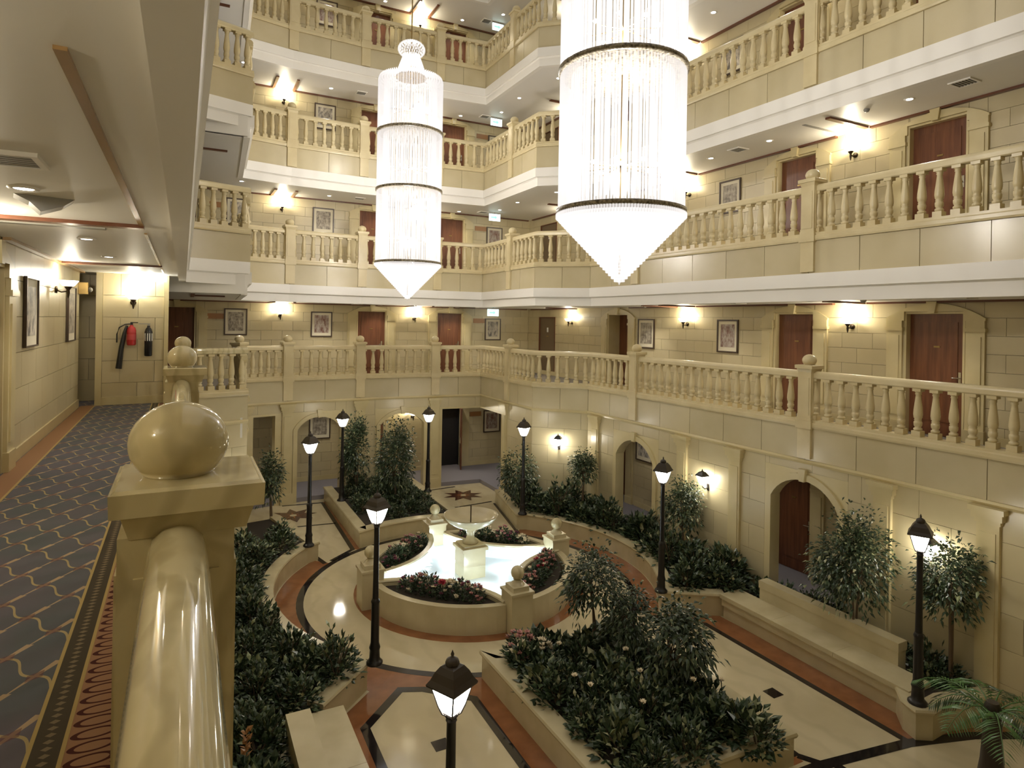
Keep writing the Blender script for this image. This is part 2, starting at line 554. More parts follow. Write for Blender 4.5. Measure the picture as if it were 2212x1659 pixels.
FR_L = Frame((LW, -15), (LW, 1.9))       # left corridor wall, x = t + 15

# ------------------------------------------------------------------ floors, ceilings, roof
MAINP = [(-3.9, 2.85, -8.8, 2.85), (-3.72, 7.0, -8.8, 9.8), (-2.48, 7.27, -2.48, 9.8), (-0.4, 7.4, -0.4, 9.8), (1.95, 7.32, 1.95, 9.8), (3.47, 7.2, 6.9, 9.8), (3.43, 3.68, 6.9, 4.5), (K[0], K[1], 6.9, 2.64), (E[0], E[1], 6.9, 0.76), (F[0], F[1], 6.9, -3.96), (X[0], X[1], 6.9, -8.7), (END[0], END[1], 6.9, -15)]
LEFTP = [(-5.07, -15, -7.2, -15), (-5.05, 2.45, -8.8, 2.45), (-3.9, 2.85, -8.8, 2.9)]
def slab(name, pairs, z0, z1, mat, inset=0.06):
    inner = offs([(p[0], p[1]) for p in pairs], -inset)
    b = MB()
    n = len(pairs)
    v = []
    for (i, p) in enumerate(pairs):
        v += [(*inner[i], z0), (p[2], p[3], z0), (*inner[i], z1), (p[2], p[3], z1)]
    fs = []
    for i in range(n - 1):
        a, c = 4 * i, 4 * i + 4
        fs += [(a, a + 1, c + 1, c), (a + 2, c + 2, c + 3, a + 3), (a, c, c + 2, a + 2), (a + 1, a + 3, c + 3, c + 1)]
    fs += [(0, 2, 3, 1), (4 * n - 4, 4 * n - 3, 4 * n - 1, 4 * n - 2)]
    b.add(v, fs)
    return struct(b.build(name, mat))
for l in (2, 3, 4, 5):
    slab('floor', MAINP, FL(l) - 0.12, FL(l), M['beigecarpet'])
    slab('floor', LEFTP, FL(l) - 0.12 + LZ, FL(l) + LZ, M['carpet'] if l == 2 else M['beigecarpet'])
for l in (1, 2, 3, 4, 5):
    slab('ceiling', MAINP, CE(l), CE(l) + 0.1, M['ceiling'])
    slab('ceiling', LEFTP, CE(l) + LZ + (0.06 if l == 2 else 0), CE(l) + 0.12 + LZ, M['ceiling'])
for l in (1, 2, 3, 4, 5):
    struct(MB().box(-8.8, -4.0, 2.80, 2.92, CE(l) - 0.0, CE(l) + 0.42).build('ceiling', M['ceiling']))
slab('floor', MAINP, -0.1, FL(1), M['greycarpet'])
garden = struct(MB().box(-5.2, 5.4, -15, 7.45, -0.2, 0.0).build('floor', M['floor']))
struct(MB().box(-9, 7, -15.3, -15.0, -0.2, 20).build('wall_near', M['tile']))  # added wall behind the camera, closes the box for bounce light
b = MB().box(-9.0, -8.8, -15, 10, -0.2, 20); b.box(6.9, 7.1, -15, 10, -0.2, 20); b.box(-9, 7.1, 9.8, 10.0, -0.2, 20)
struct(b.build('wall_leak_shell', M['backing']))  # unseen shell added to keep world light from leaking in

# ------------------------------------------------------------------ galleries: fascia, cornice, balustrades, newels
def seglist(poly):
    return [(poly[i], poly[i + 1]) for i in range(len(poly) - 1)]
ntrim = [0]
def trim(mb, mat, parent=None):
    ntrim[0] += 1
    o = mb.build('trim_%d' % ntrim[0], mat, parent)
    return struct(o)
def fascia(l, poly, dz, side):
    z = S * (l - 2) + dz
    b = sweep(MB(), poly, rect(-0.2, -0.03, 2.86 + z, 3.48 + z))
    w = struct(b.build('wall_' + side, M['backing']))
    me = unit('panel')
    for p, q in seglist(poly):
        fr = Frame(p, q)
        n = max(1, round(fr.len / 1.0)); d = fr.len / n
        for i in range(n):
            a = fr.at(i * d + 0.005)
            ob = O('panel', me, w, (a[0], a[1], 2.90 + z), fr.ang, (d - 0.010, 0.035, 0.575))
    if l == 2:
        trim(sweep(MB(), poly, [(-0.1, 2.83 + z), (0.02, 2.83 + z), (0.035, 2.87 + z), (0.02, 2.905 + z), (-0.1, 2.905 + z)]), M['trimstone'])
    else:
        zc = 2.44 + z
        trim(sweep(MB(), poly, rect(-0.25, 0.035 if side == 'far' else 0.005, 2.66 + z, 2.905 + z)), M['white'])
        trim(sweep(MB(), poly, [(-0.17, zc - 0.02), (-0.045, zc - 0.02), (-0.045, 2.63 + z), (-0.02, 2.66 + z), (-0.17, 2.66 + z)]), M['white'])
for l in (2, 3, 4, 5, 6):
    fascia(l, MAIN, 0, 'far')
    fascia(l, LEFT, LZ, 'left')

# baluster mesh: square plinth, vase, square head, height 0.735
def baluster_mesh():
    b = MB()
    b.box(-0.056, 0.056, -0.056, 0.056, 0, 0.085)
    prof = [(0.040, 0.085), (0.053, 0.105), (0.050, 0.125), (0.034, 0.14), (0.047, 0.165), (0.051, 0.20), (0.049, 0.225), (0.039, 0.235), (0.047, 0.25), (0.039, 0.265), (0.050, 0.285), (0.056, 0.335), (0.053, 0.40), (0.043, 0.50), (0.034, 0.59), (0.031, 0.63), (0.040, 0.645), (0.033, 0.66), (0.046, 0.685)]
    b.lathe(prof, 10)
    b.box(-0.052, 0.052, -0.052, 0.052, 0.685, 0.735)
    b.v = [(x * 1.17, y * 1.17, z) for x, y, z in b.v]
    return b.mesh('baluster', M['baluster'])
BAL = baluster_mesh()
RAILP = [(-0.160, 4.35), (0.0, 4.35), (0.003, 4.375), (-0.004, 4.390), (0.003, 4.415), (-0.010, 4.448), (-0.038, 4.472), (-0.08, 4.48), (-0.122, 4.472), (-0.150, 4.448), (-0.163, 4.415), (-0.156, 4.390), (-0.163, 4.375)]
RAILP = [((o + 0.08) * 0.8 - 0.08, z) for o, z in RAILP]
BASEP = [(-0.18, 3.48), (0.035, 3.48), (0.045, 3.51), (0.045, 3.56), (0.02, 3.58), (0.02, 3.62), (-0.18, 3.62)]
def balustrade(l, poly, dz, where, bal=True, dzs=None):
    z = S * (l - 2) + dz
    t = thing('balustrade', 'stone balustrade of the %s, %s' % (LEV[l], where), 'balustrade', (0, 0, 0), 0, 'balustrades of the galleries')
    mat = M['marble'] if (dz and l == 2) else M['baluster']
    sweep(MB(), poly, [(o, q + z) for o, q in RAILP], 0, True, dzs).build('handrail', mat, t)
    sweep(MB(), poly, [(o, q + z) for o, q in BASEP], 0, False, dzs).build('base_rail', M['baluster'], t)
    if bal:
        c = offs(poly, -0.08)
        for k, (p, q) in enumerate(seglist(c)):
            fr = Frame(p, q)
            n = max(1, round(fr.len / (0.2 if 1.1 < fr.len < 1.3 else 0.25))); d = fr.len / n
            for i in range(n):
                a = fr.at((i + 0.5) * d)
                e = dzs[k] + (dzs[k + 1] - dzs[k]) * (i + 0.5) / n if dzs else 0
                O('baluster', BAL, t, (a[0], a[1], 3.62 + z + e), fr.ang)
    return t
def newel_meshes():
    sh = MB().box(-0.13, 0.13, -0.13, 0.13, 2.93, 4.46)
    for s in (-1, 1):
        sh.box(-0.095, 0.095, *sorted((s * 0.13, s * 0.138)), 3.70, 4.36)
        sh.box(*sorted((s * 0.13, s * 0.138)), -0.095, 0.095, 3.70, 4.36)
    pl = MB().box(-0.155, 0.155, -0.155, 0.155, 3.46, 3.60)
    pl.box(-0.143, 0.143, -0.143, 0.143, 3.60, 3.65)
    cp = MB()
    def ring(h0, z0, h1, z1):
        v = [(-h0, -h0, z0), (h0, -h0, z0), (h0, h0, z0), (-h0, h0, z0), (-h1, -h1, z1), (h1, -h1, z1), (h1, h1, z1), (-h1, h1, z1)]
        cp.add(v, [(0, 3, 2, 1), (4, 5, 6, 7), (0, 1, 5, 4), (1, 2, 6, 5), (2, 3, 7, 6), (3, 0, 4, 7)])
    ring(0.132, 4.455, 0.136, 4.47)
    ring(0.136, 4.47, 0.150, 4.518)
    ring(0.171, 4.518, 0.173, 4.575)
    ring(0.168, 4.575, 0.160, 4.582)
    bl = MB()
    prof = [(0.080, 4.58), (0.088, 4.587)]
    for i in range(15):
        a = -0.80 + (PI / 2 + 0.80) * i / 14
        prof.append((max(1e-5, 0.121 * math.cos(a)), 4.663 + 0.108 * math.sin(a)))
    bl.lathe(prof, 28)
    return [('shaft', sh), ('plinth', pl), ('cap', cp), ('ball_finial', bl)]
NEW = {}
for nm, mat in (('marble', M['marble']), ('baluster', M['baluster'])):
    NEW[nm] = [(n, b.mesh(n, mat)) for n, b in newel_meshes()]
def newel(l, p, ang, dz, where):
    z = S * (l - 2) + dz
    nx, ny = math.sin(ang), -math.cos(ang)          # right-hand normal of direction ang
    t = thing('newel_post', 'newel post of the %s, %s' % (LEV[l], where), 'newel post', (p[0] - 0.08 * nx, p[1] - 0.08 * ny, z), ang, 'newel posts of the galleries')
    for n, me in NEW['marble' if (dz and l == 2) else 'baluster']:
        o = O(n, me, t)
        if dz and l == 2 and n == 'cap':
            o.location.y = -0.026
def ang(p, q): return math.atan2(q[1] - p[1], q[0] - p[0])
for l in (2, 3, 4, 5):
    for p, a, w in ((Mp, PI / 4, 'at the far left corner'), (A, ang(Mp, B), 'first right of far left corner'), (B, ang(A, Cc), 'middle of the far side'),
                    (Cc, ang(B, Hh), 'left of the far right doorway'), (D, -PI / 2, 'on the return past the far right corner'),
                    (E, ang(E, F), 'first along the right side'), (F, ang(E, F), 'second along the right side')):
        newel(l, p, a, 0, w)
    for pl, w in (([L2c, Mp], 'run along the left return'), ([Mp, A], 'short far left run'), ([A, B], 'left part of the far side'), ([B, Cc], 'right part of the far side'),
                  ([Cc, Hh, D], 'around the far right corner'), ([D, G, K, E], 'around the right bend'), ([E, F], 'middle run of the right side'), ([F, X], 'near run of the right side')):
        balustrade(l, pl, 0, w)
    if l > 2:
        balustrade(l, [N3, L1c, L2c], LZ, 'end of the left wing')
for p, e, w in ((N1, 0.04, 'nearest the camera'), (N2, 0.01, 'second along near corridor'), (N3, -0.05, 'third along near corridor')):
    newel(2, p, PI / 2, LZ + e, w)
balustrade(2, [(-5.060, -14.9), N1], LZ, 'nearest the camera', False, [0.06, 0.04])
balustrade(2, [N1, N2], LZ, 'second run along near corridor', True, [0.04, 0.01])
balustrade(2, [N2, N3], LZ, 'third run along near corridor', True, [0.01, -0.05])
balustrade(2, [N3, L1c, L2c], LZ, 'end of the left wing', True, [-0.05, -0.06, -0.07])

# ------------------------------------------------------------------ doors, wall furniture
ndoor = [0]
def arch_pts(x0, x1, zs, za, n=14):
    """points of a segmental arch from (x1,zs) over (.,za) back to (x0,zs)"""
    c = (x0 + x1) / 2; h = (x1 - x0) / 2; r = za - zs
    R = (h * h + r * r) / (2 * r)
    out = []
    a0 = math.asin(min(1, h / R))
    for i in range(n + 1):
        a = a0 - 2 * a0 * i / n
        out.append((c + R * math.sin(a), za - R + R * math.cos(a)))
    return out
def door(fr, xc, zf, w=0.92, h=2.10, recess=0.11, mat='door', surround=True, handle=True, sign=False):
    ndoor[0] += 1
    d = struct(O('door_%d' % ndoor[0], None, None, fr.loc(xc, zf), fr.ang))
    hw = w / 2
    lf = MB().box(-hw, hw, recess, recess + 0.05, 0.01, h)
    leaf = lf.build('door_leaf', M[mat], d)
    if mat == 'door':
        MB().box(-hw + 0.13, hw - 0.13, recess - 0.012, recess, 0.25, h - 0.14).build('raised_panel', M[mat], leaf)
        MB().box(-0.05, 0.05, recess - 0.022, recess - 0.012, 1.52, 1.55).build('number_plate', M['brass'], leaf)
    if handle:
        hb = MB().box(hw - 0.115, hw - 0.075, recess - 0.01, recess, 0.92, 1.12)
        hb.tube([(hw - 0.095, recess, 1.02), (hw - 0.095, recess - 0.05, 1.02), (hw - 0.20, recess - 0.05, 1.02)], 0.011, 6)
        hb.build('handle', M['chrome'], leaf)
    if sign:
        MB().box(-0.045, 0.045, recess - 0.008, recess, 1.50, 1.66).build('pictogram_plate', M['label'], leaf)
        MB().box(-0.07, 0.07, recess - 0.008, recess, 1.34, 1.37).build('name_plate', M['brass'], leaf)
    fm = MB()
    fm.box(-hw - 0.035, -hw, -0.012, recess + 0.04, 0, h + 0.035)
    fm.box(hw, hw + 0.035, -0.012, recess + 0.04, 0, h + 0.035)
    fm.box(-hw, hw, -0.012, recess + 0.04, h, h + 0.035)
    fm.build('door_frame', M['trimstone'] if surround else M['wood'], d)
    if surround:
        for s in (-1, 1):
            x0, x1 = sorted((s * (hw + 0.06), s * (hw + 0.34)))
            p = MB().box(x0, x1, -0.045, 0.0, 0.0, 1.80)
            p.box(x0 - 0.015, x1 + 0.015, -0.065, 0.0, 0.0, 0.20)
            p.box(x0 + 0.05, x1 - 0.05, -0.062, -0.045, 0.30, 1.72)
            p.box(x0 - 0.02, x1 + 0.02, -0.075, 0.0, 1.80, 1.86)
            p.box(x0, x1, -0.055, 0.0, 1.86, 1.98)
            p.build('pilaster', M['trimstone'], d)
        hx = hw + 0.35
        top = arch_pts(-hx, hx, 2.02, 2.28)
        poly = [(-hx, 1.98), (-hw - 0.05, 1.98), (-hw - 0.05, h + 0.04), (hw + 0.05, h + 0.04), (hw + 0.05, 1.98), (hx, 1.98)] + top
        ln = MB()
        # split into convex strips so the concave outline fills cleanly
        n = len(top) - 1
        for i in range(n):
            (xa, za), (xb, zb) = top[i], top[i + 1]
            def bot(x): return h + 0.04 if abs(x) < hw + 0.05 else 1.98
            zb_ = bot((xa + xb) / 2)
            ln.xz([(xb, zb_), (xa, zb_), (xa, za), (xb, zb)], -0.05, 0.0)
        ln.build('arched_lintel', M['trimstone'], d)
        MB().xz([(-0.055, h + 0.01), (0.055, h + 0.01), (0.085, 2.31), (-0.085, 2.31)], -0.10, 0.0).build('keystone', M['trimstone'], d)
    return (xc - hw - 0.03, xc + hw + 0.03, zf, zf + h + 0.03)

npic = [0]
def picture(fr, xc, zc, w, h, label, f=0.035):
    i = npic[0]; npic[0] += 1
    t = thing('framed_picture', label, 'picture', fr.loc(xc, zc, -0.004), fr.ang, 'framed pictures')
    b = MB()
    for x0, x1, z0, z1 in ((-w / 2, w / 2, h / 2 - f, h / 2), (-w / 2, w / 2, -h / 2, -h / 2 + f), (-w / 2, -w / 2 + f, -h / 2 + f, h / 2 - f), (w / 2 - f, w / 2, -h / 2 + f, h / 2 - f)):
        b.box(x0, x1, -0.035, 0, z0, z1)
    b.build('frame', M['frame'], t)
    MB().box(-w / 2 + f, w / 2 - f, -0.014, 0, -h / 2 + f, h / 2 - f).build('mount', M['paper'], t)
    MB().box(-w / 2 + 0.11, w / 2 - 0.11, -0.018, -0.014, -h / 2 + 0.13, h / 2 - 0.11).build('print', PRINTS[i % 6], t)

def sconce_meshes():
    br = MB().lathe([(0.001, 0), (0.05, 0.0), (0.05, 0.02), (0.001, 0.03)], 12)
    # plate is turned to lie on the wall (axis along y)
    br.v = [(x, -z, y) for x, y, z in br.v]
    br.tube([(0, 0, 0), (0, -0.07, -0.03), (0, -0.13, -0.02), (0, -0.15, 0.03)], 0.013, 6)
    cup = MB().lathe([(0.006, -0.15), (0.014, -0.12), (0.022, -0.07), (0.018, -0.03), (0.040, 0.0), (0.055, 0.02), (0.050, 0.025), (0.02, 0.01)], 14, (0, -0.15, 0.03))
    gl = MB().lathe([(0.03, 0.018), (0.075, 0.032), (0.125, 0.10), (0.118, 0.104), (0.07, 0.05), (0.03, 0.03)], 14, (0, -0.15, 0.03))
    return br.mesh('bracket', M['bronze']), cup.mesh('cup', M['bronze']), gl.mesh('glass_bowl', M['bowl'])
SCM = sconce_meshes()
def sconce(fr, xc, z, label, power=None):
    t = thing('wall_sconce', label, 'wall lamp', fr.loc(xc, z, -0.002), fr.ang, 'bowl sconces')
    for n, me in zip(('bracket', 'cup', 'glass_bowl'), SCM):
        O(n, me, t)
    point(fr.loc(xc, z + 0.20, -0.17), P_SCONCE if power is None else power, (1.0, 0.90, 0.70), 0.05)

# ------------------------------------------------------------------ back walls of every level
RD = [(-5.22, 0.11), (-2.41, 0.11), (3.68, 0.40)]
RWHERE = {-5.22: 'near', -2.41: 'second', 3.68: 'third'}
for l in (1, 2, 3, 4, 5):
    zf, zc = FL(l), CE(l)
    cl = []
    for t, rc in RD:
        cl.append(door(FR_R, FW - t, zf, recess=rc))
    cl.append(door(FR_R, FW - 7.82, zf, 1.05, 2.0, 0.03, 'service', False, False, True))
    h1 = zc
    stone_wall('wall_right', FR_R, 0, 18.2, zf, h1, cl, back=0.1)
    cl = []
    dx = [0.40, 3.165] + ([-5.3] if l > 1 else [])
    for s in dx:
        if l == 1 and s > 3:
            cl.append((s + 8.6 - 0.5, s + 8.6 + 0.5, zf, zf + 2.13))
        else:
            cl.append(door(FR_F, s + 8.6, zf))
    stone_wall('wall_far', FR_F, 0, 14.9, zf, h1, cl)
    # pictures, sconces, plaques
    zz = zf
    if l == 1:
        picture(FR_F, -1.22 + 8.6, 1.83, 0.66, 0.8, 'framed print behind the left arch of the garden level')
        picture(FR_F, 4.85 + 8.6, 1.66, 0.66, 0.8, 'framed print beside the open doorway of the garden level')
        picture(FR_R, FW - 2.38, 1.85, 0.7, 0.82, 'framed print behind the first arch on the right of the garden')
        sconce(FR_F, 1.84 + 8.6, zf + 1.86, 'bowl sconce behind the middle arch of the garden level')
    else:
        picture(FR_F, -3.73 + 8.6, zf + 1.70, 0.64, 0.80, 'framed print on the far wall of the %s, beside the brown plaque at left' % LEV[l])
        picture(FR_F, -1.22 + 8.6, zf + 1.66, 0.66, 0.80, 'framed print on the far wall of the %s, left of the door' % LEV[l])
        picture(FR_F, 4.83 + 8.6, zf + 1.56, 0.63, 0.78, 'framed print on the far wall of the %s, in the right corner' % LEV[l])
        picture(FR_R, FW - 2.38, zf + 1.58, 0.70, 0.82, 'framed print on the right wall of the %s, first left of a sconce' % LEV[l])
        picture(FR_R, FW + 0.59, zf + 1.59, 0.65, 0.78, 'framed print on the right wall of the %s, between sconce and door' % LEV[l])
        sconce(FR_F, -2.48 + 8.6, zf + 1.90, 'bowl sconce on the far wall of the %s, between two prints' % LEV[l])
        sconce(FR_F, 1.84 + 8.6, zf + 1.88, 'bowl sconce on the far wall of the %s, between two doors' % LEV[l])
        sconce(FR_R, FW + 3.73, zf + 1.86, 'bowl sconce on the right wall of the %s, between the two near doors' % LEV[l])
        sconce(FR_R, FW - 0.77, zf + 1.86, 'bowl sconce on the right wall of the %s, between two prints' % LEV[l])
        sconce(FR_R, FW - 6.19, zf + 1.84, 'bowl sconce on the right wall of the %s, beside the taupe door' % LEV[l])
        for s, w in ((-4.28, 'left'), (4.28, 'right')):
            b = MB().box(-0.22, 0.22, -0.02, 0, -0.08, 0.08)
            tag(b.build('direction_plaque', M['plaque'], None, FR_F.loc(s + 8.6, zf + 1.86, -0.002), 0), 'copper brown plaque at the %s of the far wall, %s' % (w, LEV[l]), 'plaque', 'copper brown plaques')
    if l == 1:
        b = MB().box(-0.22, 0.22, -0.02, 0, -0.08, 0.08)
        tag(b.build('direction_plaque', M['plaque'], None, FR_F.loc(4.2 + 8.6, 1.95, -0.002), 0), 'copper brown plaque beside the open doorway of the garden level', 'plaque', 'copper brown plaques')
    # baseboards
    for i, (fr, x0, x1) in enumerate(((FR_R, 0, 18.2), (FR_F, 0, 14.9))):
        b = MB()
        for r in sub_all([(x0, x1, zf, zf + 0.14)], cl if fr is FR_F else [(FW - t - 0.9, FW - t + 0.9, zf, zf + 1) for t, _ in RD]):
            b.box(r[0], r[1], -0.02, 0, r[2], r[3])
        struct(b.build('baseboard_' + ('right' if fr is FR_R else 'far'), M['trimstone'], None, (fr.p[0], fr.p[1], 0), fr.ang))
    # wooden ceiling strips
    if l > 1:
        t = struct(O('trim_%d' % (200 + l), None))
        z = zc - 0.035
        def strip(x0, x1, y0, y1):
            MB().box(x0, x1, y0, y1, z, zc + 0.004).build('wood_strip', M['wood'], t)
        for a, b_ in ((5.9, 8.9), (1.15, 3.1), (-3.35, 0.4), (-9.5, -4.05)):
            strip(RW - 0.085, RW - 0.003, a, b_)
        for a, b_ in ((-8.0, -2.78), (-2.2, 1.55), (2.15, 6.2)):
            strip(a, b_, FW - 0.085, FW - 0.003)
        for tt in (0.45, -4.0, 5.85):
            strip(5.10, 6.20, tt - 0.05, tt + 0.05)
        strip(5.10, 6.20, 1.10, 1.16)
        for ss in (-2.78, -2.2, 1.55, 2.15):
            strip(ss - 0.04, ss + 0.04, 8.15, FW - 0.09)
        strip(-5.0, -4.92, 3.4, 5.0); strip(-4.92, -4.3, 4.25, 4.33)

def downlight(x, y, zc, label, power=None):
    t = thing('downlight', label, 'downlight', (x, y, zc), 0, 'round recessed downlights')
    O('rim', DLM[0], t); O('lamp', DLM[1], t)
    spotl((x, y, zc - 0.04), P_DOWN if power is None else power)
DLM = (MB().lathe([(0.045, -0.004), (0.075, -0.014), (0.085, 0.0)], 16).mesh('rim', M['white']), MB().lathe([(0.001, -0.008), (0.05, -0.008)], 14).mesh('lamp', M['spot']))
DLM[1].flip_normals()
VENT = MB()
VENT.box(-0.16, 0.16, -0.16, -0.13, -0.02, 0); VENT.box(-0.16, 0.16, 0.13, 0.16, -0.02, 0)
VENT.box(-0.16, -0.13, -0.13, 0.13, -0.02, 0); VENT.box(0.13, 0.16, -0.13, 0.13, -0.02, 0)
VSL = MB().box(-0.13, 0.13, -0.012, 0.012, -0.016, -0.010).mesh('slat', M['grey'])
VENTM = (VENT.mesh('frame', M['white']), MB().box(-0.13, 0.13, -0.13, 0.13, -0.006, 0).mesh('backing', M['dark']))
def vent(x, y, zc, label):
    t = thing('ceiling_vent', label, 'vent', (x, y, zc), 0, 'square ceiling vents')
    O('frame', VENTM[0], t); O('backing', VENTM[1], t)
    for i in range(5):
        O('slat', VSL, t, (0, -0.09 + i * 0.045, 0))
SLOT = MB().box(-0.5, 0.5, -0.035, 0.035, -0.008, 0).mesh('slot_vent', M['grey'])
DETM = MB().lathe([(0.001, -0.05), (0.035, -0.045), (0.05, -0.015), (0.05, 0)], 12).mesh('smoke_detector', M['grey'])
RDL = ((5.40, -2.46, 'above the second door of the right side'), (5.40, -0.85, 'between second door and sconce on the right'), (5.42, -5.26, 'above the near door of the right side'),
       (5.6, 1.98, 'right of the middle sconce'), (-1.21, 8.38, 'by the far left picture'), (-3.75, 7.6, 'at the far left corner'), (0.55, 8.8, 'above the far left door'),
       (3.25, 8.75, 'above the far right door'), (4.3, 7.7, 'beside the exit sign'), (4.18, 6.2, 'in front of the taupe door'), (4.4, 4.2, 'in the projecting bend'))
for l in (1, 2, 3, 4, 5):
    for x, y, w in RDL:
        downlight(x, y, CE(l), 'round recessed downlight in the %s ceiling %s' % (LEV[l], w), 22.0 if l == 1 else None)
    if l > 1:
        for x, y, w in ((5.36, -1.68, 'by the second right door'), (5.40, -6.1, 'by the near right door'), (-0.3, 8.3, 'before the far left door'), (4.0, 8.4, 'before the far right corner')):
            vent(x, y, CE(l), 'square grey vent in the %s ceiling %s' % (LEV[l], w))
        for tt in (-3.5, 0.9):
            tag(O('slot_vent', SLOT, None, (5.6, tt, CE(l) - 0.001)), 'grey slot vent in the %s ceiling by the sconce at %s' % (LEV[l], 'the near doors' if tt < 0 else 'the prints'), 'vent', 'slot vents')
        for x, y, w in ((5.3, -4.6, 'near door'), (5.5, 1.5, 'middle sconce')):
            tag(O('smoke_detector', DETM, None, (x, y, CE(l))), 'small round smoke detector in the %s ceiling by the %s' % (LEV[l], w), 'smoke detector', 'smoke detectors')
        # lit exit sign hanging from the ceiling
        t = thing('exit_sign', 'lit exit sign hanging in the far right corner of the %s' % LEV[l], 'exit sign', (4.40, 8.3, CE(l) - 0.17), 0, 'lit exit signs')
        MB().box(-0.21, 0.21, -0.02, 0.02, -0.12, 0.12).build('lit_panel', M['exit'], t)
        b = MB().box(-0.15, 0.0, -0.024, -0.02, -0.025, 0.025); b.xz([(0.0, -0.07), (0.09, 0.0), (0.0, 0.07)], -0.024, -0.02)
        b.build('arrow', M['exitgreen'], t)
        b = MB().box(-0.215, 0.215, -0.025, 0.025, 0.12, 0.14); b.tube([(0, 0, 0.14), (0, 0, 0.17)], 0.01)
        b.build('hanger', M['grey'], t)

# ------------------------------------------------------------------ garden level arcade
def arcade(name, fr, x0, x1, z0, z1, openings, th=0.22, tw=0.9, row=0.48):
    """openings: (xa, xb, zspring, zapex or None for flat)"""
    clips = []
    for xa, xb, zs, za in openings:
        top = (za if za else zs) + (0.16 if za else 0.06)
        clips.append((xa - 0.16, xb + 0.16, z0, top))
    w = stone_wall(name, fr, x0, x1, z0, z1, clips, row, tw, 0.06, 'tile', 290, th - 0.06)
    for (xa, xb, zs, za), c in zip(openings, clips):
        b = MB()
        if xa > x0: b.box(c[0], xa, -0.0, th, z0, c[3])
        if xb < x1: b.box(xb, c[1], -0.0, th, z0, c[3])
        if za:
            pts = arch_pts(xa, xb, zs, za)
            for (xq, zq), (xr, zr) in zip(pts[:-1], pts[1:]):
                b.xz([(xr, zr), (xq, zq), (xq, c[3]), (xr, c[3])], 0.0, th)
            outer = arch_pts(xa - 0.12, xb + 0.12, zs, za + 0.12)
            for i in range(len(pts) - 1):
                b.xz([pts[i + 1], pts[i], outer[i], outer[i + 1]], -0.04, 0.0)
            for s in (xa - 0.12, xb):
                b.box(s, s + 0.12, -0.04, 0.0, z0, zs)
            kx = (xa + xb) / 2
            ks = MB().xz([(kx - 0.05, za - 0.02), (kx + 0.05, za - 0.02), (kx + 0.075, za + 0.2), (kx - 0.075, za + 0.2)], -0.08, 0.0)
            ks.build('keystone', M['trimstone'], w)
        else:
            b.box(max(xa, x0), min(xb, x1), 0.0, th, zs, c[3])
        b.build('arch_surround', M['trimstone'], w)
    return w
PILM = MB()
PILM.box(-0.14, 0.14, -0.06, 0.0, 0.0, 2.60)
PILM.box(-0.17, 0.17, -0.09, 0.0, 0.0, 0.30)
PILM.box(-0.10, 0.10, -0.075, -0.06, 0.42, 2.48)
PILC = MB().box(-0.16, 0.16, -0.08, 0.0, 2.60, 2.66); PILC.box(-0.19, 0.19, -0.11, 0.0, 2.66, 2.76); PILC.box(-0.22, 0.22, -0.14, 0.0, 2.76, 2.83)
PILMS = (PILM.mesh('pilaster_shaft', M['trimstone']), PILC.mesh('pilaster_capital', M['trimstone']))
def pilaster(fr, x, z0=0.0):
    ntrim[0] += 1
    t = struct(O('trim_%d' % ntrim[0], None, None, fr.loc(x, z0), fr.ang))
    O('pilaster_shaft', PILMS[0], t); O('pilaster_capital', PILMS[1], t)
ZT = 2.86
f1, f2, f3, f4 = Frame(Mp, A), Frame(A, B), Frame(B, Cc), Frame(Cc, Hh)
def fx(fr, s): return (s - fr.p[0]) / fr.u[0]
arcade('wall_far', f1, 0, f1.len, 0, ZT, [(fx(f1, -3.39), fx(f1, -2.81), 2.52, None)])
arcade('wall_far', f2, 0, f2.len, 0, ZT, [(fx(f2, -2.20), fx(f2, -0.97), 2.08, 2.42)])
arcade('wall_far', f3, 0, f3.len, 0, ZT, [(fx(f3, 0.23), fx(f3, 1.60), 2.06, 2.40)])
arcade('wall_far', f4, 0, f4.len, 0, ZT, [(fx(f4, 2.20), f4.len + 0.3, 2.46, None)])
for fr, x in ((f2, 0.0), (f3, 0.02), (f4, 0.0), (f1, 0.1)):
    pilaster(fr, x)
f5 = Frame(Hh, G); f6 = Frame(G, K); f7 = Frame(K, END)
arcade('wall_right', f5, 0, f5.len, 0, ZT, [(-0.3, 1.62, 2.46, None)])
arcade('wall_right', f6, 0, f6.len, 0, ZT, [])
arcade('wall_right', f7, 0, f7.len, 0, ZT, [(2.64 - 1.36, 2.64 - 0.0, 2.0, 2.44), (2.64 + 3.28, 2.64 + 4.62, 2.12, 2.53)])
pilaster(f5, 1.85)
for t in (2.25, -0.95, -2.42, -5.38, -6.85):
    pilaster(f7, 2.64 - t)
f8 = Frame((-5.08, -15), L1c); f9 = Frame(L1c, L2c); f10 = Frame(L2c, Mp)
arcade('wall_left', f8, 0, f8.len, 0, ZT + LZ, [])
arcade('wall_left', f9, 0, f9.len, 0, ZT + LZ, [])
arcade('wall_left', f10, 0, f10.len, 0, ZT, [])
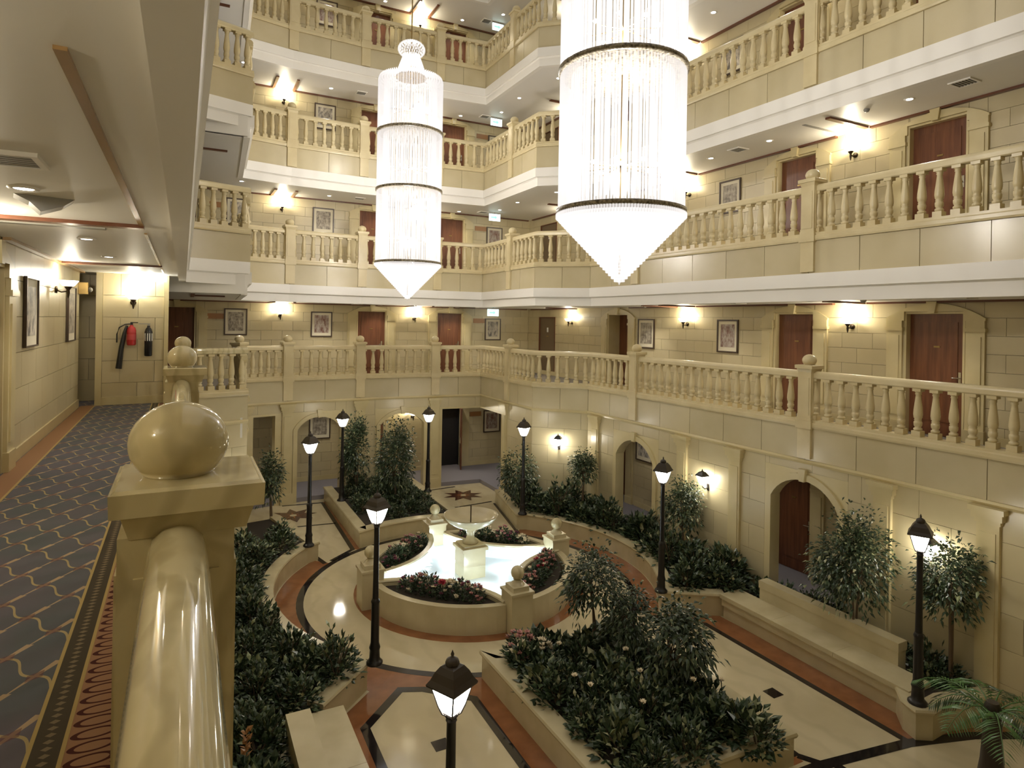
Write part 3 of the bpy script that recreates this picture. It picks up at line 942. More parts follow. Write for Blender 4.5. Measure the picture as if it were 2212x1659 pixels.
# near-black box painting the shade inside the open lift lobby doorway behind the entrance
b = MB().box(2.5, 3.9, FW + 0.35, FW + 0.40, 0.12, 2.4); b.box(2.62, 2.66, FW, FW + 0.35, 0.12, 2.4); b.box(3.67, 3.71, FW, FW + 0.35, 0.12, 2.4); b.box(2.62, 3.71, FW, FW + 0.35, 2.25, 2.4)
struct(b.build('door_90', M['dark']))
b = MB().box(0, 0.05, -0.6, 0, 0.0, 2.1)
dl = struct(O('door_91', None, None, (3.62, FW + 0.02, 0.13), math.radians(-20)))
lf = b.build('door_leaf', M['door'], dl)
MB().box(-0.03, 0.0, -0.56, -0.50, 0.9, 1.1).build('handle', M['chrome'], lf)
b = MB().box(2.55, 2.67, FW - 0.03, FW, 0.12, 2.3); b.box(3.67, 3.95, FW - 0.03, FW, 0.12, 2.3); b.box(2.67, 3.67, FW - 0.03, FW, 2.22, 2.34)
struct(b.build('trim_300', M['trimstone']))

# ------------------------------------------------------------------ garden floor inlays
def ring_mb(c, r0, r1, a0, a1, z0, z1, n=48):
    b = MB()
    for i in range(n):
        p, q = math.radians(a0 + (a1 - a0) * i / n), math.radians(a0 + (a1 - a0) * (i + 1) / n)
        b.prism([(c[0] + r0 * math.cos(p), c[1] + r0 * math.sin(p)), (c[0] + r1 * math.cos(p), c[1] + r1 * math.sin(p)),
                 (c[0] + r1 * math.cos(q), c[1] + r1 * math.sin(q)), (c[0] + r0 * math.cos(q), c[1] + r0 * math.sin(q))], z0, z1)
    return b
ring_mb((0, 0), 3.14, 3.27, 0, 360, -0.01, 0.004, 96).build('black_ring', M['black'], garden)
for a0, a1 in ((-46, 46), (134, 226)):
    ring_mb((0, 0), 3.27, 3.66, a0, a1, -0.01, 0.003).build('orange_band', M['orange'], garden)
ring_mb((0, 0), 1.5, 2.24, 0, 360, -0.01, 0.003, 72).build('orange_ring', M['orange'], garden)
def band(poly, o0, o1, mat, z=0.004, name='inlay_band'):
    sweep(MB(), poly, rect(o0, o1, -0.01, z)).build(name, M[mat], garden)
# the four walks: black outline inside an orange margin
for sx in (-1, 1):
    def mx(pts): return [(sx * p[0], p[1]) for p in pts]
    pth = mx([(1.50, -6.55), (1.46, -3.50), (2.02, -2.98), (2.32, -2.85), (2.98, -3.48), (3.00, -6.6)])
    if sx < 0:
        band(pth, -0.06, 0.06, 'black')
    else:
        band(mx([(2.45, -2.6), (2.60, -2.78), (3.10, -3.25), (3.13, -6.72)]), -0.05, 0.05, 'black')
        band(mx([(1.62, -3.5), (1.62, -6.30)]), -0.05, 0.05, 'black')
    if sx < 0:
        b = MB(); b.prism(mx([(1.10, -6.6), (1.10, -3.0), (1.6, -2.78), (2.05, -2.46), (2.45, -2.06), (2.85, -2.4), (2.72, -2.70), (3.55, -3.45), (3.4, -6.6), (3.0, -6.6), (2.98, -3.48), (2.32, -2.85), (2.02, -2.98), (1.46, -3.5), (1.5, -6.6)]), -0.01, 0.002)
    else:
        b = MB(); b.prism(mx([(3.10, -3.25), (3.56, -3.1), (3.70, -6.9), (3.13, -6.72)]), -0.01, 0.002)
        b.prism(mx([(2.62, -2.62), (3.56, -3.1), (3.10, -3.25)]), -0.01, 0.0021)
        b.prism(mx([(1.44, -3.1), (1.6, -3.3), (1.6, -6.4), (1.44, -6.4)]), -0.01, 0.002)
    b.build('orange_margin', M['orange'], garden)
    bk = mx([(1.52, 6.95), (1.62, 2.95), (2.2, 2.45)])
    band(bk, -0.05, 0.05, 'black')
    b = MB(); b.prism(mx([(1.34, 7.2), (1.52, 7.0), (1.62, 2.95), (1.42, 2.85)]), -0.01, 0.002)
    b.build('orange_margin', M['orange'], garden)
    band(mx([(1.57, 5.0), (2.95, 5.15)]), -0.035, 0.035, 'black')
    band(mx([(1.5, 7.0), (2.6, 7.12)]), -0.04, 0.04, 'black')
    band(mx([(2.35, 2.35), (2.95, 4.95)]), -0.05, 0.05, 'black')
    # star medallion
    cx, cy = sx * 2.45, 6.10
    star = []
    for i in range(16):
        r = 0.62 if i % 2 == 0 else 0.33
        star.append((cx + r * math.cos(i * PI / 8), cy + r * math.sin(i * PI / 8)))
    b = MB()
    for i in range(16):
        b.add([(cx, cy, 0.0045), (*star[i], 0.0045), (*star[(i + 1) % 16], 0.0045)], [(0, 1, 2)])
    md = b.build('star_medallion', M['brown'], garden)
    b = MB()
    for i in range(8):
        a = i * PI / 4
        b.add([(cx + 0.08 * math.cos(a - 0.4), cy + 0.08 * math.sin(a - 0.4), 0.006), (cx + 0.30 * math.cos(a), cy + 0.30 * math.sin(a), 0.006), (cx + 0.08 * math.cos(a + 0.4), cy + 0.08 * math.sin(a + 0.4), 0.006)], [(0, 1, 2)])
    b.build('star_petals', M['orange'], md)
    ring_mb((cx, cy), 0.001, 0.09, 0, 360, 0.003, 0.007, 12).build('star_center', M['floor'], md)
for x, y in ((2.45, -5.24), (-2.22, -4.20)):
    b = MB().prism([(x - 0.10, y - 0.10), (x + 0.10, y - 0.10), (x + 0.10, y + 0.10), (x - 0.10, y + 0.10)], -0.01, 0.0035)
    b.build('black_square', M['black'], garden)
# front circle ring of the next court
band([(-4.5, -7.35), (-3.1, -6.80), (-1.6, -6.52), (0, -6.45), (1.7, -6.54), (3.09, -6.76), (4.0, -7.04), (4.6, -7.33)], -0.07, 0.07, 'black', 0.0055)
band([(3.3, -6.72), (4.0, -6.94), (4.6, -7.22)], -0.08, 0.14, 'orange', 0.0025)
band([(1.9, -6.6), (2.0, -8.5)], -0.06, 0.06, 'black', 0.0045)
band([(1.62, -6.3), (1.78, -6.55)], -0.05, 0.05, 'black', 0.0047)

# ------------------------------------------------------------------ planters and benches
def arc(r, a0, a1, n=18):
    return [(r * math.cos(math.radians(a0 + (a1 - a0) * i / n)), r * math.sin(math.radians(a0 + (a1 - a0) * i / n))) for i in range(n + 1)]
PH = 0.40
def planter(name, label, wall, soil, tw=0.24):
    t = thing(name, label, 'planter')
    sweep(MB(), wall, rect(-tw + 0.02, -0.02, -0.01, PH - 0.05)).build('side_wall', M['planter'], t)
    sweep(MB(), wall, [(-tw, PH - 0.06), (0.0, PH - 0.06), (0.012, PH - 0.03), (0.0, PH), (-tw, PH)]).build('coping', M['planter'], t)
    b = MB(); b.prism(soil, 0.0, PH - 0.06)
    b.build('soil', M['soil'], t)
    return t
# right planter: the wall runs so that the walk lies on its right-hand side
PRW = [(2.95, 4.95), (2.42, 2.62)] + arc(3.66, 43, -40, 24) + [(2.72, -2.62), (3.62, -3.19)]
planter('right_planter', 'long curved marble planter along the right wall', PRW, offs(PRW, -0.1) + [(4.62, -3.1), (4.50, 2.6), (3.36, 3.6), (3.40, 5.0)])
PRE = [(3.62, -6.25), (3.30, -6.55), (3.22, -6.78), (3.42, -6.90), (3.80, -6.88), (4.45, -7.04), (4.64, -7.08)]
planter('end_planter', 'short marble planter with curved end around the right lamp post', PRE, offs(PRE, -0.1) + [(4.58, -3.0), (4.2, -3.0), (4.2, -6.2)], 0.22)
PLW = [(-3.5, -3.4), (-2.72, -2.66)] + arc(3.66, 220, 137, 24) + [(-2.42, 2.62), (-2.95, 4.95)]
planter('left_planter', 'curved marble planter below the near corridor', PLW, offs(PLW, -0.1) + [(-3.70, 4.8), (-3.80, 2.72), (-4.93, 2.32), (-4.96, -11), (-4.1, -11), (-4.1, -3.4)])
PBW = [(1.22, 7.22)] + arc(3.27, 68, 117, 14) + [(-1.46, 7.22)]
PBW = PBW[::-1]
planter('back_planter', 'marble planter with trees in front of the far arches', PBW, offs(PBW, -0.1))
PCW = [(-1.15, -6.20)] + arc(3.27, 249, 296, 14) + [(1.45, -6.42), (-1.15, -6.30)]
PCW = PCW[::-1]
planter('front_planter', 'large marble planter full of bushes in the front', PCW, offs(PCW, -0.1))

def bench(label, x0, x1, xb, y0, y1, sgn):
    t = thing('marble_bench', label, 'bench')
    a, c = sorted((x0, x1))
    MB().box(min(x0 + sgn * 0.06, x1), max(x0 + sgn * 0.06, x1), y0 + 0.04, y1 - 0.04, -0.01, 0.34).build('base', M['planter'], t)
    MB().box(min(x0 + sgn * 0.03, x1), max(x0 + sgn * 0.03, x1), y0 + 0.02, y1 - 0.02, 0.22, 0.35).build('apron', M['planter'], t)
    n = 3; d = (y1 - y0) / n
    for i in range(n):
        MB().box(a, c, y0 + i * d + 0.002, y0 + (i + 1) * d - 0.002, 0.35, 0.42).build('seat_slab', M['planter'], t)
    k0, k1 = sorted((x1, xb))
    MB().box(k0, k1, y0 + 0.45, y1 - 0.45, 0.0, 0.62).build('backrest', M['planter'], t)
    MB().box(k0 - 0.015, k1 + 0.015, y0 + 0.44, y1 - 0.44, 0.62, 0.75).build('backrest_cap', M['planter'], t)
bench('long cream marble bench against the right planter', 3.52, 4.02, 4.20, -6.52, -3.16, 1)
bench('cream marble bench at the left of the front walk', -3.28, -3.78, -4.02, -7.0, -3.55, -1)

# ------------------------------------------------------------------ fountain
ft = thing('fountain', 'star-shaped lit marble fountain in the middle of the court', 'fountain')
def arcpts(c, r, a0, a1, n):
    return [(c[0] + r * math.cos(a0 + (a1 - a0) * i / n), c[1] + r * math.sin(a0 + (a1 - a0) * i / n)) for i in range(n + 1)]
star = []
IN = []
for k in range(4):
    a = k * PI / 2
    mid = a + PI / 4
    # concave inner wall from post k to post k+1, bowed toward the middle
    c = (3.05 * math.cos(mid), 3.05 * math.sin(mid))
    p0 = (1.92 * math.cos(a + 0.06), 1.92 * math.sin(a + 0.06)); p1 = (1.92 * math.cos(a + PI / 2 - 0.06), 1.92 * math.sin(a + PI / 2 - 0.06))
    r = math.hypot(p0[0] - c[0], p0[1] - c[1])
    b0 = math.atan2(p0[1] - c[1], p0[0] - c[0]); b1 = math.atan2(p1[1] - c[1], p1[0] - c[0])
    while b1 > b0: b1 -= 2 * PI
    pts = arcpts(c, r, b0, b1, 14)
    IN.append(pts)
    star += pts
    sweep(MB(), pts, [(-0.0, 0.0), (0.11, 0.0), (0.11, 0.46), (0.125, 0.48), (0.11, 0.50), (-0.0, 0.50)][::-1]).build('inner_wall', M['planter'], ft)
    out = [(1.88 * math.cos(a + 0.1 + (PI / 2 - 0.2) * i / 16), 1.88 * math.sin(a + 0.1 + (PI / 2 - 0.2) * i / 16)) for i in range(17)]
    sweep(MB(), out[::-1], [(-0.15, -0.01), (0.0, -0.01), (0.0, 0.41), (0.015, 0.43), (0.0, 0.46), (-0.13, 0.46)]).build('outer_wall', M['planter'], ft)
    bed = [(1.80 * math.cos(a + 0.12 + (PI / 2 - 0.24) * i / 12), 1.80 * math.sin(a + 0.12 + (PI / 2 - 0.24) * i / 12)) for i in range(13)]
    inn = offs(pts, 0.10)[1:-1]
    MB().prism(bed + inn[::-1], 0.0, 0.40).build('soil', M['soil'], ft)
    # post with stepped top and ball
    px, py = 2.0 * math.cos(a), 2.0 * math.sin(a)
    pp = O('corner_post', None, ft, (px, py, 0), a)
    MB().box(-0.20, 0.20, -0.20, 0.20, -0.01, 0.66).build('shaft', M['planter'], pp)
    q = MB().box(-0.22, 0.22, -0.22, 0.22, 0.66, 0.70); q.box(-0.15, 0.15, -0.15, 0.15, 0.70, 0.78); q.lathe([(0.13, 0.78), (0.10, 0.82), (0.06, 0.85), (0.07, 0.87)], 16)
    q.build('stepped_cap', M['planter'], pp)
    MB().sphere((0, 0, 0.975), 0.118, 20, 12).build('ball', M['marble'], pp)
basin = MB(); basin.prism(star, 0.10, 0.22); basin.build('basin_floor', M['basin'], ft)
# white lining of the star pool walls
b = MB()
for pts in IN:
    p2 = offs(pts, -0.004)
    for i in range(len(p2) - 1):
        b.add([(*p2[i], 0.06), (*p2[i + 1], 0.06), (*p2[i + 1], 0.47), (*p2[i], 0.47)], [(0, 1, 2, 3)])
b.build('basin_lining', M['basin'], ft)
wt = MB(); wt.add([(p[0], p[1], 0.455) for p in star], [tuple(range(len(star)))]); w_ = wt.build('water', M['water'], ft)
pd = O('pedestal', None, ft, (0, 0, 0), 0)
MB().box(-0.23, 0.23, -0.23, 0.23, 0.05, 0.76).build('shaft', M['planter'], pd)
q = MB().box(-0.27, 0.27, -0.27, 0.27, 0.76, 0.82); q.box(-0.22, 0.22, -0.22, 0.22, 0.82, 0.86)
q.build('cap', M['planter'], pd)
bw = MB().lathe([(0.15, 0.86), (0.16, 0.88), (0.10, 0.93), (0.075, 1.00), (0.085, 1.08), (0.13, 1.14), (0.30, 1.20), (0.46, 1.30), (0.535, 1.40), (0.545, 1.42), (0.52, 1.42), (0.44, 1.34), (0.25, 1.27), (0.001, 1.25)], 36)
bw.build('bowl', M['planter'], ft)
MB().tube([(0, 0, 1.24), (0, 0, 1.60)], 0.012, 6).build('spout', M['bronze'], ft)
for k in range(4):
    a = k * PI / 2
    for r in (0.75, 1.35):
        x, y = r * math.cos(a), r * math.sin(a)
        MB().lathe([(0.07, 0.22), (0.07, 0.235), (0.001, 0.24)], 12, (x, y, 0)).build('pool_lamp', M['bulb'], ft)
        point((x, y, 0.37), P_POOL, (0.88, 0.96, 1.0), 0.05)

# ------------------------------------------------------------------ lantern posts
def post_meshes():
    b = MB().lathe([(0.115, 0.0), (0.118, 0.025), (0.095, 0.05), (0.075, 0.07), (0.070, 0.20), (0.080, 0.23), (0.070, 0.26), (0.060, 0.30), (0.056, 0.85), (0.064, 0.88), (0.046, 0.92)], 14)
    p = MB().lathe([(0.044, 0.90), (0.040, 1.2), (0.037, 1.7), (0.036, 1.92), (0.044, 1.935), (0.030, 1.95), (0.034, 1.97)], 12)
    h = MB()
    for s in range(4):
        c, d = math.cos(s * PI / 2 + PI / 4), math.sin(s * PI / 2 + PI / 4)
        h.tube([(0.02 * c, 0.02 * d, 1.955), (0.07 * c, 0.07 * d, 1.98), (0.10 * c, 0.10 * d, 2.04), (0.155 * c, 0.155 * d, 2.20)], 0.007, 5)
        h.tube([(0.02 * c, 0.02 * d, 1.94), (0.04 * c, 0.04 * d, 1.955), (0.055 * c, 0.055 * d, 1.98)], 0.006, 5)
    h.lathe([(0.03, 1.95), (0.045, 1.97), (0.03, 1.985)], 8)
    r4 = math.sqrt(2)
    def sq(prof, mb, sm=False): mb.lathe([(r * r4, z) for r, z in prof], 4, (0, 0, 0), 0, sm, PI / 4)
    g = MB(); sq([(0.048, 1.995), (0.074, 2.05), (0.110, 2.19), (0.110, 2.20)], g)
    rf = MB(); sq([(0.136, 2.195), (0.140, 2.21), (0.116, 2.245), (0.092, 2.30), (0.064, 2.34), (0.040, 2.352)], rf)
    rf.lathe([(0.050, 2.348), (0.056, 2.365), (0.046, 2.39), (0.022, 2.405), (0.010, 2.412), (0.014, 2.43), (0.007, 2.445), (0.001, 2.46)], 12)
    return [('base', b, 'iron'), ('pole', p, 'iron'), ('lantern_frame', h, 'iron'), ('lantern_glass', g, 'glow'), ('lantern_roof', rf, 'ironbrown')]
PM = [(n, b.mesh(n, M[m])) for n, b, m in post_meshes()]
for x, y, w in ((-2.66, -2.72, 'on the left planter beside the front walk'), (-2.68, 2.45, 'on the left planter beside the fountain'), (-1.30, 5.60, 'at the left of the back planter'),
                (1.10, 5.52, 'at the right of the back planter'), (2.56, 2.55, 'at the far end of the right planter'), (2.66, -2.58, 'on the right planter beside the fountain'),
                (3.40, -6.70, 'on the curved end planter at right'), (-3.30, -7.12, 'nearest the camera, cut by the lower edge')):
    t = thing('lamp_post', 'black iron lantern post %s' % w, 'lamp post', (x, y, PH - 0.005 if y > -7 else 0.32), math.radians(27), 'black garden lantern posts')
    for n, me in PM:
        O(n, me, t)

def wall_lantern(x, y, z, a, label):
    t = thing('wall_lantern', label, 'wall lantern', (x, y, z), a, 'garden wall lanterns')
    b = MB().box(-0.03, 0.03, -0.015, 0.0, -0.24, -0.10); b.tube([(0, 0, -0.17), (0, -0.10, -0.20), (0, -0.17, -0.15), (0, -0.18, -0.11)], 0.012, 6)
    b.build('bracket', M['iron'], t)
    r4 = math.sqrt(2)
    MB().lathe([(0.035 * r4, -0.10), (0.085 * r4, 0.08)], 4, (0, -0.18, 0), 0, False, PI / 4).build('lantern_glass', M['glow'], t)
    b = MB().lathe([(0.105 * r4, 0.08), (0.09 * r4, 0.11), (0.05 * r4, 0.16), (0.02, 0.18)], 4, (0, -0.18, 0), 0, False, PI / 4)
    b.lathe([(0.02, 0.18), (0.012, 0.2), (0.001, 0.23)], 8, (0, -0.18, 0))
    b.build('lantern_roof', M['iron'], t)
    c = Vector((x, y, z)) + Matrix.Rotation(a, 3, 'Z') @ Vector((0, -0.10, 0.0))
    point(c, P_LAMP * 0.45, (1.0, 0.93, 0.78), 0.04)
px = f6.at(f6.len * 0.5); wall_lantern(px[0], px[1], 2.05, f6.ang, 'black wall lantern on the angled wall between bushes')
px = f7.at(2.64 + 1.70); wall_lantern(px[0], px[1], 2.05, f7.ang, 'black wall lantern between two pilasters of the right wall')
px = f7.at(2.64 + 6.15); wall_lantern(px[0], px[1], 2.05, f7.ang, 'black wall lantern behind the twisted right lamp post')
px = f9.at(f9.len * 0.62); wall_lantern(px[0], px[1], 2.05, f9.ang, 'black wall lantern behind the near ball finial')

# ------------------------------------------------------------------ chandeliers
def prism_ring(mb, r, z0, z1, n, w, ph=0.0):
    for i in range(n):
        a = 2 * PI * i / n + ph
        c, s = math.cos(a), math.sin(a)
        def pt(dr, dt, z): return ((r + dr) * c - dt * s, (r + dr) * s + dt * c, z)
        v = [pt(-w * 0.4, -w * 0.5, z0), pt(-w * 0.4, w * 0.5, z0), pt(w * 0.6, 0, z0), pt(-w * 0.4, -w * 0.5, z1), pt(-w * 0.4, w * 0.5, z1), pt(w * 0.6, 0, z1)]
        mb.add(v, [(0, 1, 2), (3, 5, 4), (0, 3, 4, 1), (1, 4, 5, 2), (2, 5, 3, 0)])
    return mb
TIERS = [(6.72, 8.50), (8.56, 9.96), (10.02, 11.35)]
def chandelier_parts():
    out = []
    for i, (z0, z1) in enumerate(TIERS):
        b = MB(); prism_ring(b, 0.805, z0, z1, 120, 0.027); prism_ring(b, 0.66, z0 + 0.1, z1, 60, 0.022, 0.03)
        out.append(('crystal_tier', b, 'crystal', True))
        g = MB()
        for zz in (z0 - 0.045,):
            g.lathe([(0.80, zz), (0.845, zz + 0.005), (0.845, zz + 0.06), (0.80, zz + 0.065), (0.795, zz + 0.03), (0.80, zz)], 48)
        out.append(('gilt_ring', g, 'ring', False))
        if i < 2:
            d = MB()
            for rr in (0.15, 0.3, 0.45, 0.6):
                prism_ring(d, rr, z1 - 0.16 - 0.12 * (0.6 - rr), z1 - 0.02, int(rr * 60), 0.028)
            out.append(('crystal_canopy', d, 'crystal', True))
    b = MB()
    n = 22
    for i in range(n):
        r = 0.81 * (1 - i / n) + 0.02
        z = 6.68 - 0.86 * i / n
        prism_ring(b, r, z - 0.055, z, max(8, int(r * 170)), 0.030, i * 0.1)
        b.lathe([(r - 0.012, z - 0.06), (r + 0.012, z - 0.058), (r + 0.012, z - 0.050), (r - 0.012, z - 0.048)], max(12, int(r * 50)))
    b.lathe([(0.001, 5.76), (0.02, 5.80), (0.015, 5.83), (0.03, 5.86)], 10)
    out.append(('crystal_cone', b, 'crystal2', True))
    b = MB()
    for i in range(8):
        r = 0.78 - 0.44 * i / 7
        prism_ring(b, r, 11.36 + 0.012 * i, 11.41 + 0.018 * i, max(8, int(r * 110)), 0.03)
    for i in range(9):
        r = 0.37 - 0.16 * i / 8
        prism_ring(b, r, 11.46 + 0.055 * i, 11.53 + 0.055 * i, 36, 0.034, i * 0.06)
    out.append(('crystal_shoulder', b, 'crystal2', True))
    b = MB()
    for i in range(9):
        a = -0.9 + 2.2 * i / 8
        prism_ring(b, 0.33 * math.cos(a), 12.13 + 0.20 * math.sin(a), 12.18 + 0.20 * math.sin(a), 26, 0.034, i * 0.1)
    out.append(('crystal_crown', b, 'crystal2', True))
    g = MB().lathe([(0.38, 11.42), (0.395, 11.44), (0.38, 11.47)], 32)
    out.append(('neck_ring', g, 'brass', False))
    b = MB().tube([(0, 0, 5.9), (0, 0, 19.4)], 0.016, 6)
    for z in (7.3, 8.55, 9.1, 10.0, 10.6, 11.4):
        b.lathe([(0.02, z), (0.06, z + 0.01), (0.06, z + 0.03), (0.02, z + 0.04)], 10)
        for k in range(8):
            a = k * PI / 4
            b.tube([(0, 0, z + 0.02), (0.44 * math.cos(a), 0.44 * math.sin(a), z - 0.02)], 0.006, 4)
    out.append(('suspension_rod', b, 'brass', False))
    return out
CHP = [(n, b.mesh(n, M[m]), st) for n, b, m, st in chandelier_parts()]
BULB = MB().sphere((0, 0, 0), 0.028, 10, 6).mesh('bulb', M['bulb'])
for x, y, w in ((-0.07, -4.80, 'nearer and larger in view, cut by the top edge'), (-0.07, 4.06, 'farther one hanging over the back planter')):
    t = thing('chandelier', 'tiered crystal rod chandelier, the %s' % w, 'chandelier', (x, y, 0), 0.0)
    for n, me, st_ in CHP:
        o = O(n, me, t)
        if st_:
            stuff(o)
    for z in (7.3, 9.1, 10.6):
        for k in range(8):
            a = k * PI / 4
            O('bulb', BULB, t, (0.45 * math.cos(a), 0.45 * math.sin(a), z + 0.02))
    for z, f in ((6.35, 0.55), (7.4, 1.35), (8.9, 0.8), (10.4, 0.5), (11.7, 0.2)):
        point((x, y, z), P_CHAND * f, (1.0, 0.95, 0.88), 0.14)

# ------------------------------------------------------------------ the near corridor on the left
zf = FL(2) + LZ; zc = CE(2) + LZ + 0.06
cl = [door(FR_L, 15 - 3.98, zf, 0.95, 2.08)]
stone_wall('wall_left', FR_L, 2.0, 16.8, zf, zc, cl, 0.40, 0.80)
b = MB()
for r in sub_all([(2.0, 16.8, zf, zf + 0.14)], [(15 - 3.98 - 0.86, 15 - 3.98 + 0.86, zf, zf + 1)]):
    b.box(r[0], r[1], -0.02, 0, r[2], r[3])
struct(b.build('baseboard_left', M['trimstone'], None, (FR_L.p[0], FR_L.p[1], 0), FR_L.ang))
FR_C = Frame((-6.75 - 0.6, 1.45), (-5.46, 2.05))
cf = Frame((-6.42, 1.98), (-5.45, 2.05))
stone_wall('wall_end', cf, 0.0, cf.len, zf, zc, [], 0.40, 0.55)
b = MB().box(-0.10, 0.0, -0.05, 0.22, zf, zc); b.box(cf.len, cf.len + 0.07, -0.05, 0.22, zf, zc)
struct(b.build('trim_310', M['trimstone'], None, (cf.p[0], cf.p[1], 0), cf.ang))
struct(MB().box(0.0, cf.len, -0.02, 0, zf, zf + 0.14).build('baseboard_end', M['trimstone'], None, (cf.p[0], cf.p[1], 0), cf.ang))
ff = Frame((-7.9, 2.75), (-6.3, 2.75))
stone_wall('wall_end', ff, 0.0, 1.6, zf, zc, [], 0.40, 0.80)
downlight(-7.45, 2.25, zc, 'added unseen downlight that lights the side passage off the near corridor', 12.0)  # extra lamp placed out of sight to light the recess wall
# carpet borders
fo = [o for o in bpy.data.objects if o.name.startswith('floor') and o.data.materials and o.data.materials[0] == M['carpet']][0]
def cb(x0, x1, mat, name, h=0.004):
    MB().box(x0, x1, -14.5, 1.95, zf - 0.002, zf + h).build(name, M[mat], fo)
cb(-5.50, -5.29, 'loops', 'loop_border'); cb(-5.61, -5.515, 'dash', 'dash_border')
cb(-5.515, -5.50, 'goldline', 'gold_line', 0.005); cb(-5.625, -5.61, 'goldline', 'gold_line', 0.005); cb(-5.29, -5.20, 'edgecarpet', 'plain_border')
cb(-6.72, -6.52, 'edgecarpet', 'plain_border'); cb(-6.52, -6.50, 'goldline', 'gold_line', 0.005)
# ceiling strips
t = struct(O('trim_320', None))
def cst(x0, x1, y0, y1, mat, dz=0.03):
    MB().box(x0, x1, y0, y1, zc - dz, zc + 0.004).build('wood_strip', M[mat], t)
cst(-5.475, -5.44, -9.35, -5.35, 'gilt', 0.012); cst(-6.74, -5.44, -5.40, -5.28, 'wood'); cst(-5.465, -5.44, -4.8, -0.55, 'gilt', 0.012)
cst(-6.74, -5.43, -0.62, -0.50, 'wood'); cst(-5.465, -5.44, 0.05, 1.9, 'gilt', 0.012); cst(-6.74, -6.67, -3.6, -0.65, 'gilt'); cst(-6.74, -6.67, -0.45, 1.8, 'gilt')
cst(-6.9, -4.6, 3.3, 3.4, 'wood')
cst(-6.74, -6.67, -10.5, -5.5, 'gilt')
for y in (-4.95, -0.2):
    MB().box(-6.6, -5.75, y - 0.05, y + 0.05, zc - 0.012, zc).build('slot_vent', M['grey'], t)
for y, w in ((-6.78, 'above the near carpet'), (-3.97, 'in the middle of the corridor'), (-1.84, 'before the second wooden strip')):
    downlight(-6.0, y, zc, 'round downlight in the near corridor ceiling %s' % w)
vent(-5.92, -7.67, zc, 'slatted vent at the left edge of the near corridor ceiling')
b = MB().xz([(-0.16, 0), (0.16, 0), (0.10, -0.05), (-0.02, -0.10), (-0.08, -0.04)], -0.10, 0.10)
tag(b.build('ceiling_speaker', M['grey'], None, (-5.96, -6.40, zc), 0.2), 'grey wedge shaped fitting on the near corridor ceiling', 'ceiling fitting')
# pictures, sconces, extinguishers
picture(FR_L, 15 - 2.24, zf + 1.64, 0.70, 0.82, 'tall silvery framed print on the near corridor wall', 0.018)
picture(FR_L, 15 + 0.80, zf + 1.63, 0.78, 0.88, 'framed print farther along the near corridor wall', 0.018)
sconce(FR_L, 15 - 0.55, zf + 1.97, 'bowl sconce sticking out from the near corridor wall', 17.0)
sconce(FR_L, 15 - 5.75, zf + 1.97, 'bowl sconce on the near corridor wall left of the view')
sconce(FR_L, 15 - 10.3, zf + 1.97, 'added unseen bowl sconce behind the camera that brightens the corridor ceiling')  # lamp added out of view to raise the light on the ceiling
sconce(cf, 0.47, zf + 1.86, 'bowl sconce above the two fire extinguishers', 13.0)
b = MB().box(0, 0.30, -0.015, 0, 0, 0.12)
t = tag(b.build('room_sign', M['frame'], None, FR_L.loc(15 - 3.42, zf + 1.90, -0.003), FR_L.ang), 'small dark room sign beside the near corridor door', 'sign')
b = MB()
for i in range(3):
    b.box(0.06 + i * 0.075, 0.085 + i * 0.075, -0.018, -0.015, 0.025, 0.095)
b.build('white_strokes', M['label'], t)
# emergency lamp box in the corner
t = thing('emergency_light', 'small brass emergency light near the corridor corner', 'lamp', FR_L.loc(16.72, zf + 2.08, -0.002), FR_L.ang)
MB().box(-0.07, 0.07, -0.14, 0, -0.10, 0.10).build('case', M['brass'], t)
MB().sphere((0, -0.16, -0.02), 0.045, 10, 6).build('lens', M['grey'], t)
# green exit tube light over the end wall
tag(MB().box(-0.26, 0.26, -0.03, 0.03, -0.05, 0.05).build('strip_light', M['tube'], None, (-5.68, 1.90, zc - 0.07), 0), 'bright white strip light above the end wall of the near corridor', 'light')
point((-5.68, 1.75, zc - 0.10), 1.5, (0.9, 1.0, 1.0), 0.05)

def cl_(x, z, y=-0.09): return cf.loc(x, z, y)
t = thing('fire_extinguisher', 'red fire extinguisher with black hose and long horn', 'fire extinguisher', cl_(0.45, zf + 1.08), cf.ang)
MB().lathe([(0.06, 0.0), (0.075, 0.015), (0.075, 0.27), (0.06, 0.32), (0.03, 0.345), (0.028, 0.37)], 16).build('cylinder', M['extred'], t)
MB().lathe([(0.0765, 0.10), (0.0765, 0.20)], 16).build('label', M['redlabel'], t)
b = MB().box(-0.02, 0.02, -0.02, 0.02, 0.37, 0.41); b.box(-0.02, 0.10, -0.012, 0.012, 0.405, 0.42)
b.build('valve', M['extblack'], t)
MB().tube([(0.0, 0, 0.39), (-0.10, -0.01, 0.38), (-0.19, -0.01, 0.32), (-0.225, -0.01, 0.20), (-0.225, -0.01, 0.05)], 0.012, 6).build('hose', M['extblack'], t)
MB().tube([(-0.07, -0.02, 0.36), (-0.11, -0.02, 0.22), (-0.15, -0.02, -0.02), (-0.19, -0.02, -0.42)], 0.022, 8, 0, 0.05).build('horn', M['extblack'], t)
t = thing('fire_extinguisher', 'black fire extinguisher with white label', 'fire extinguisher', cl_(0.72, zf + 0.88), cf.ang)
MB().lathe([(0.055, 0.0), (0.066, 0.012), (0.066, 0.44), (0.05, 0.50), (0.026, 0.53), (0.024, 0.56)], 16).build('cylinder', M['extblack'], t)
MB().lathe([(0.0675, 0.28), (0.0675, 0.42)], 10).build('label', M['label'], t)
b = MB().box(-0.018, 0.018, -0.018, 0.018, 0.56, 0.60); b.box(-0.16, 0.03, -0.010, 0.010, 0.585, 0.60)
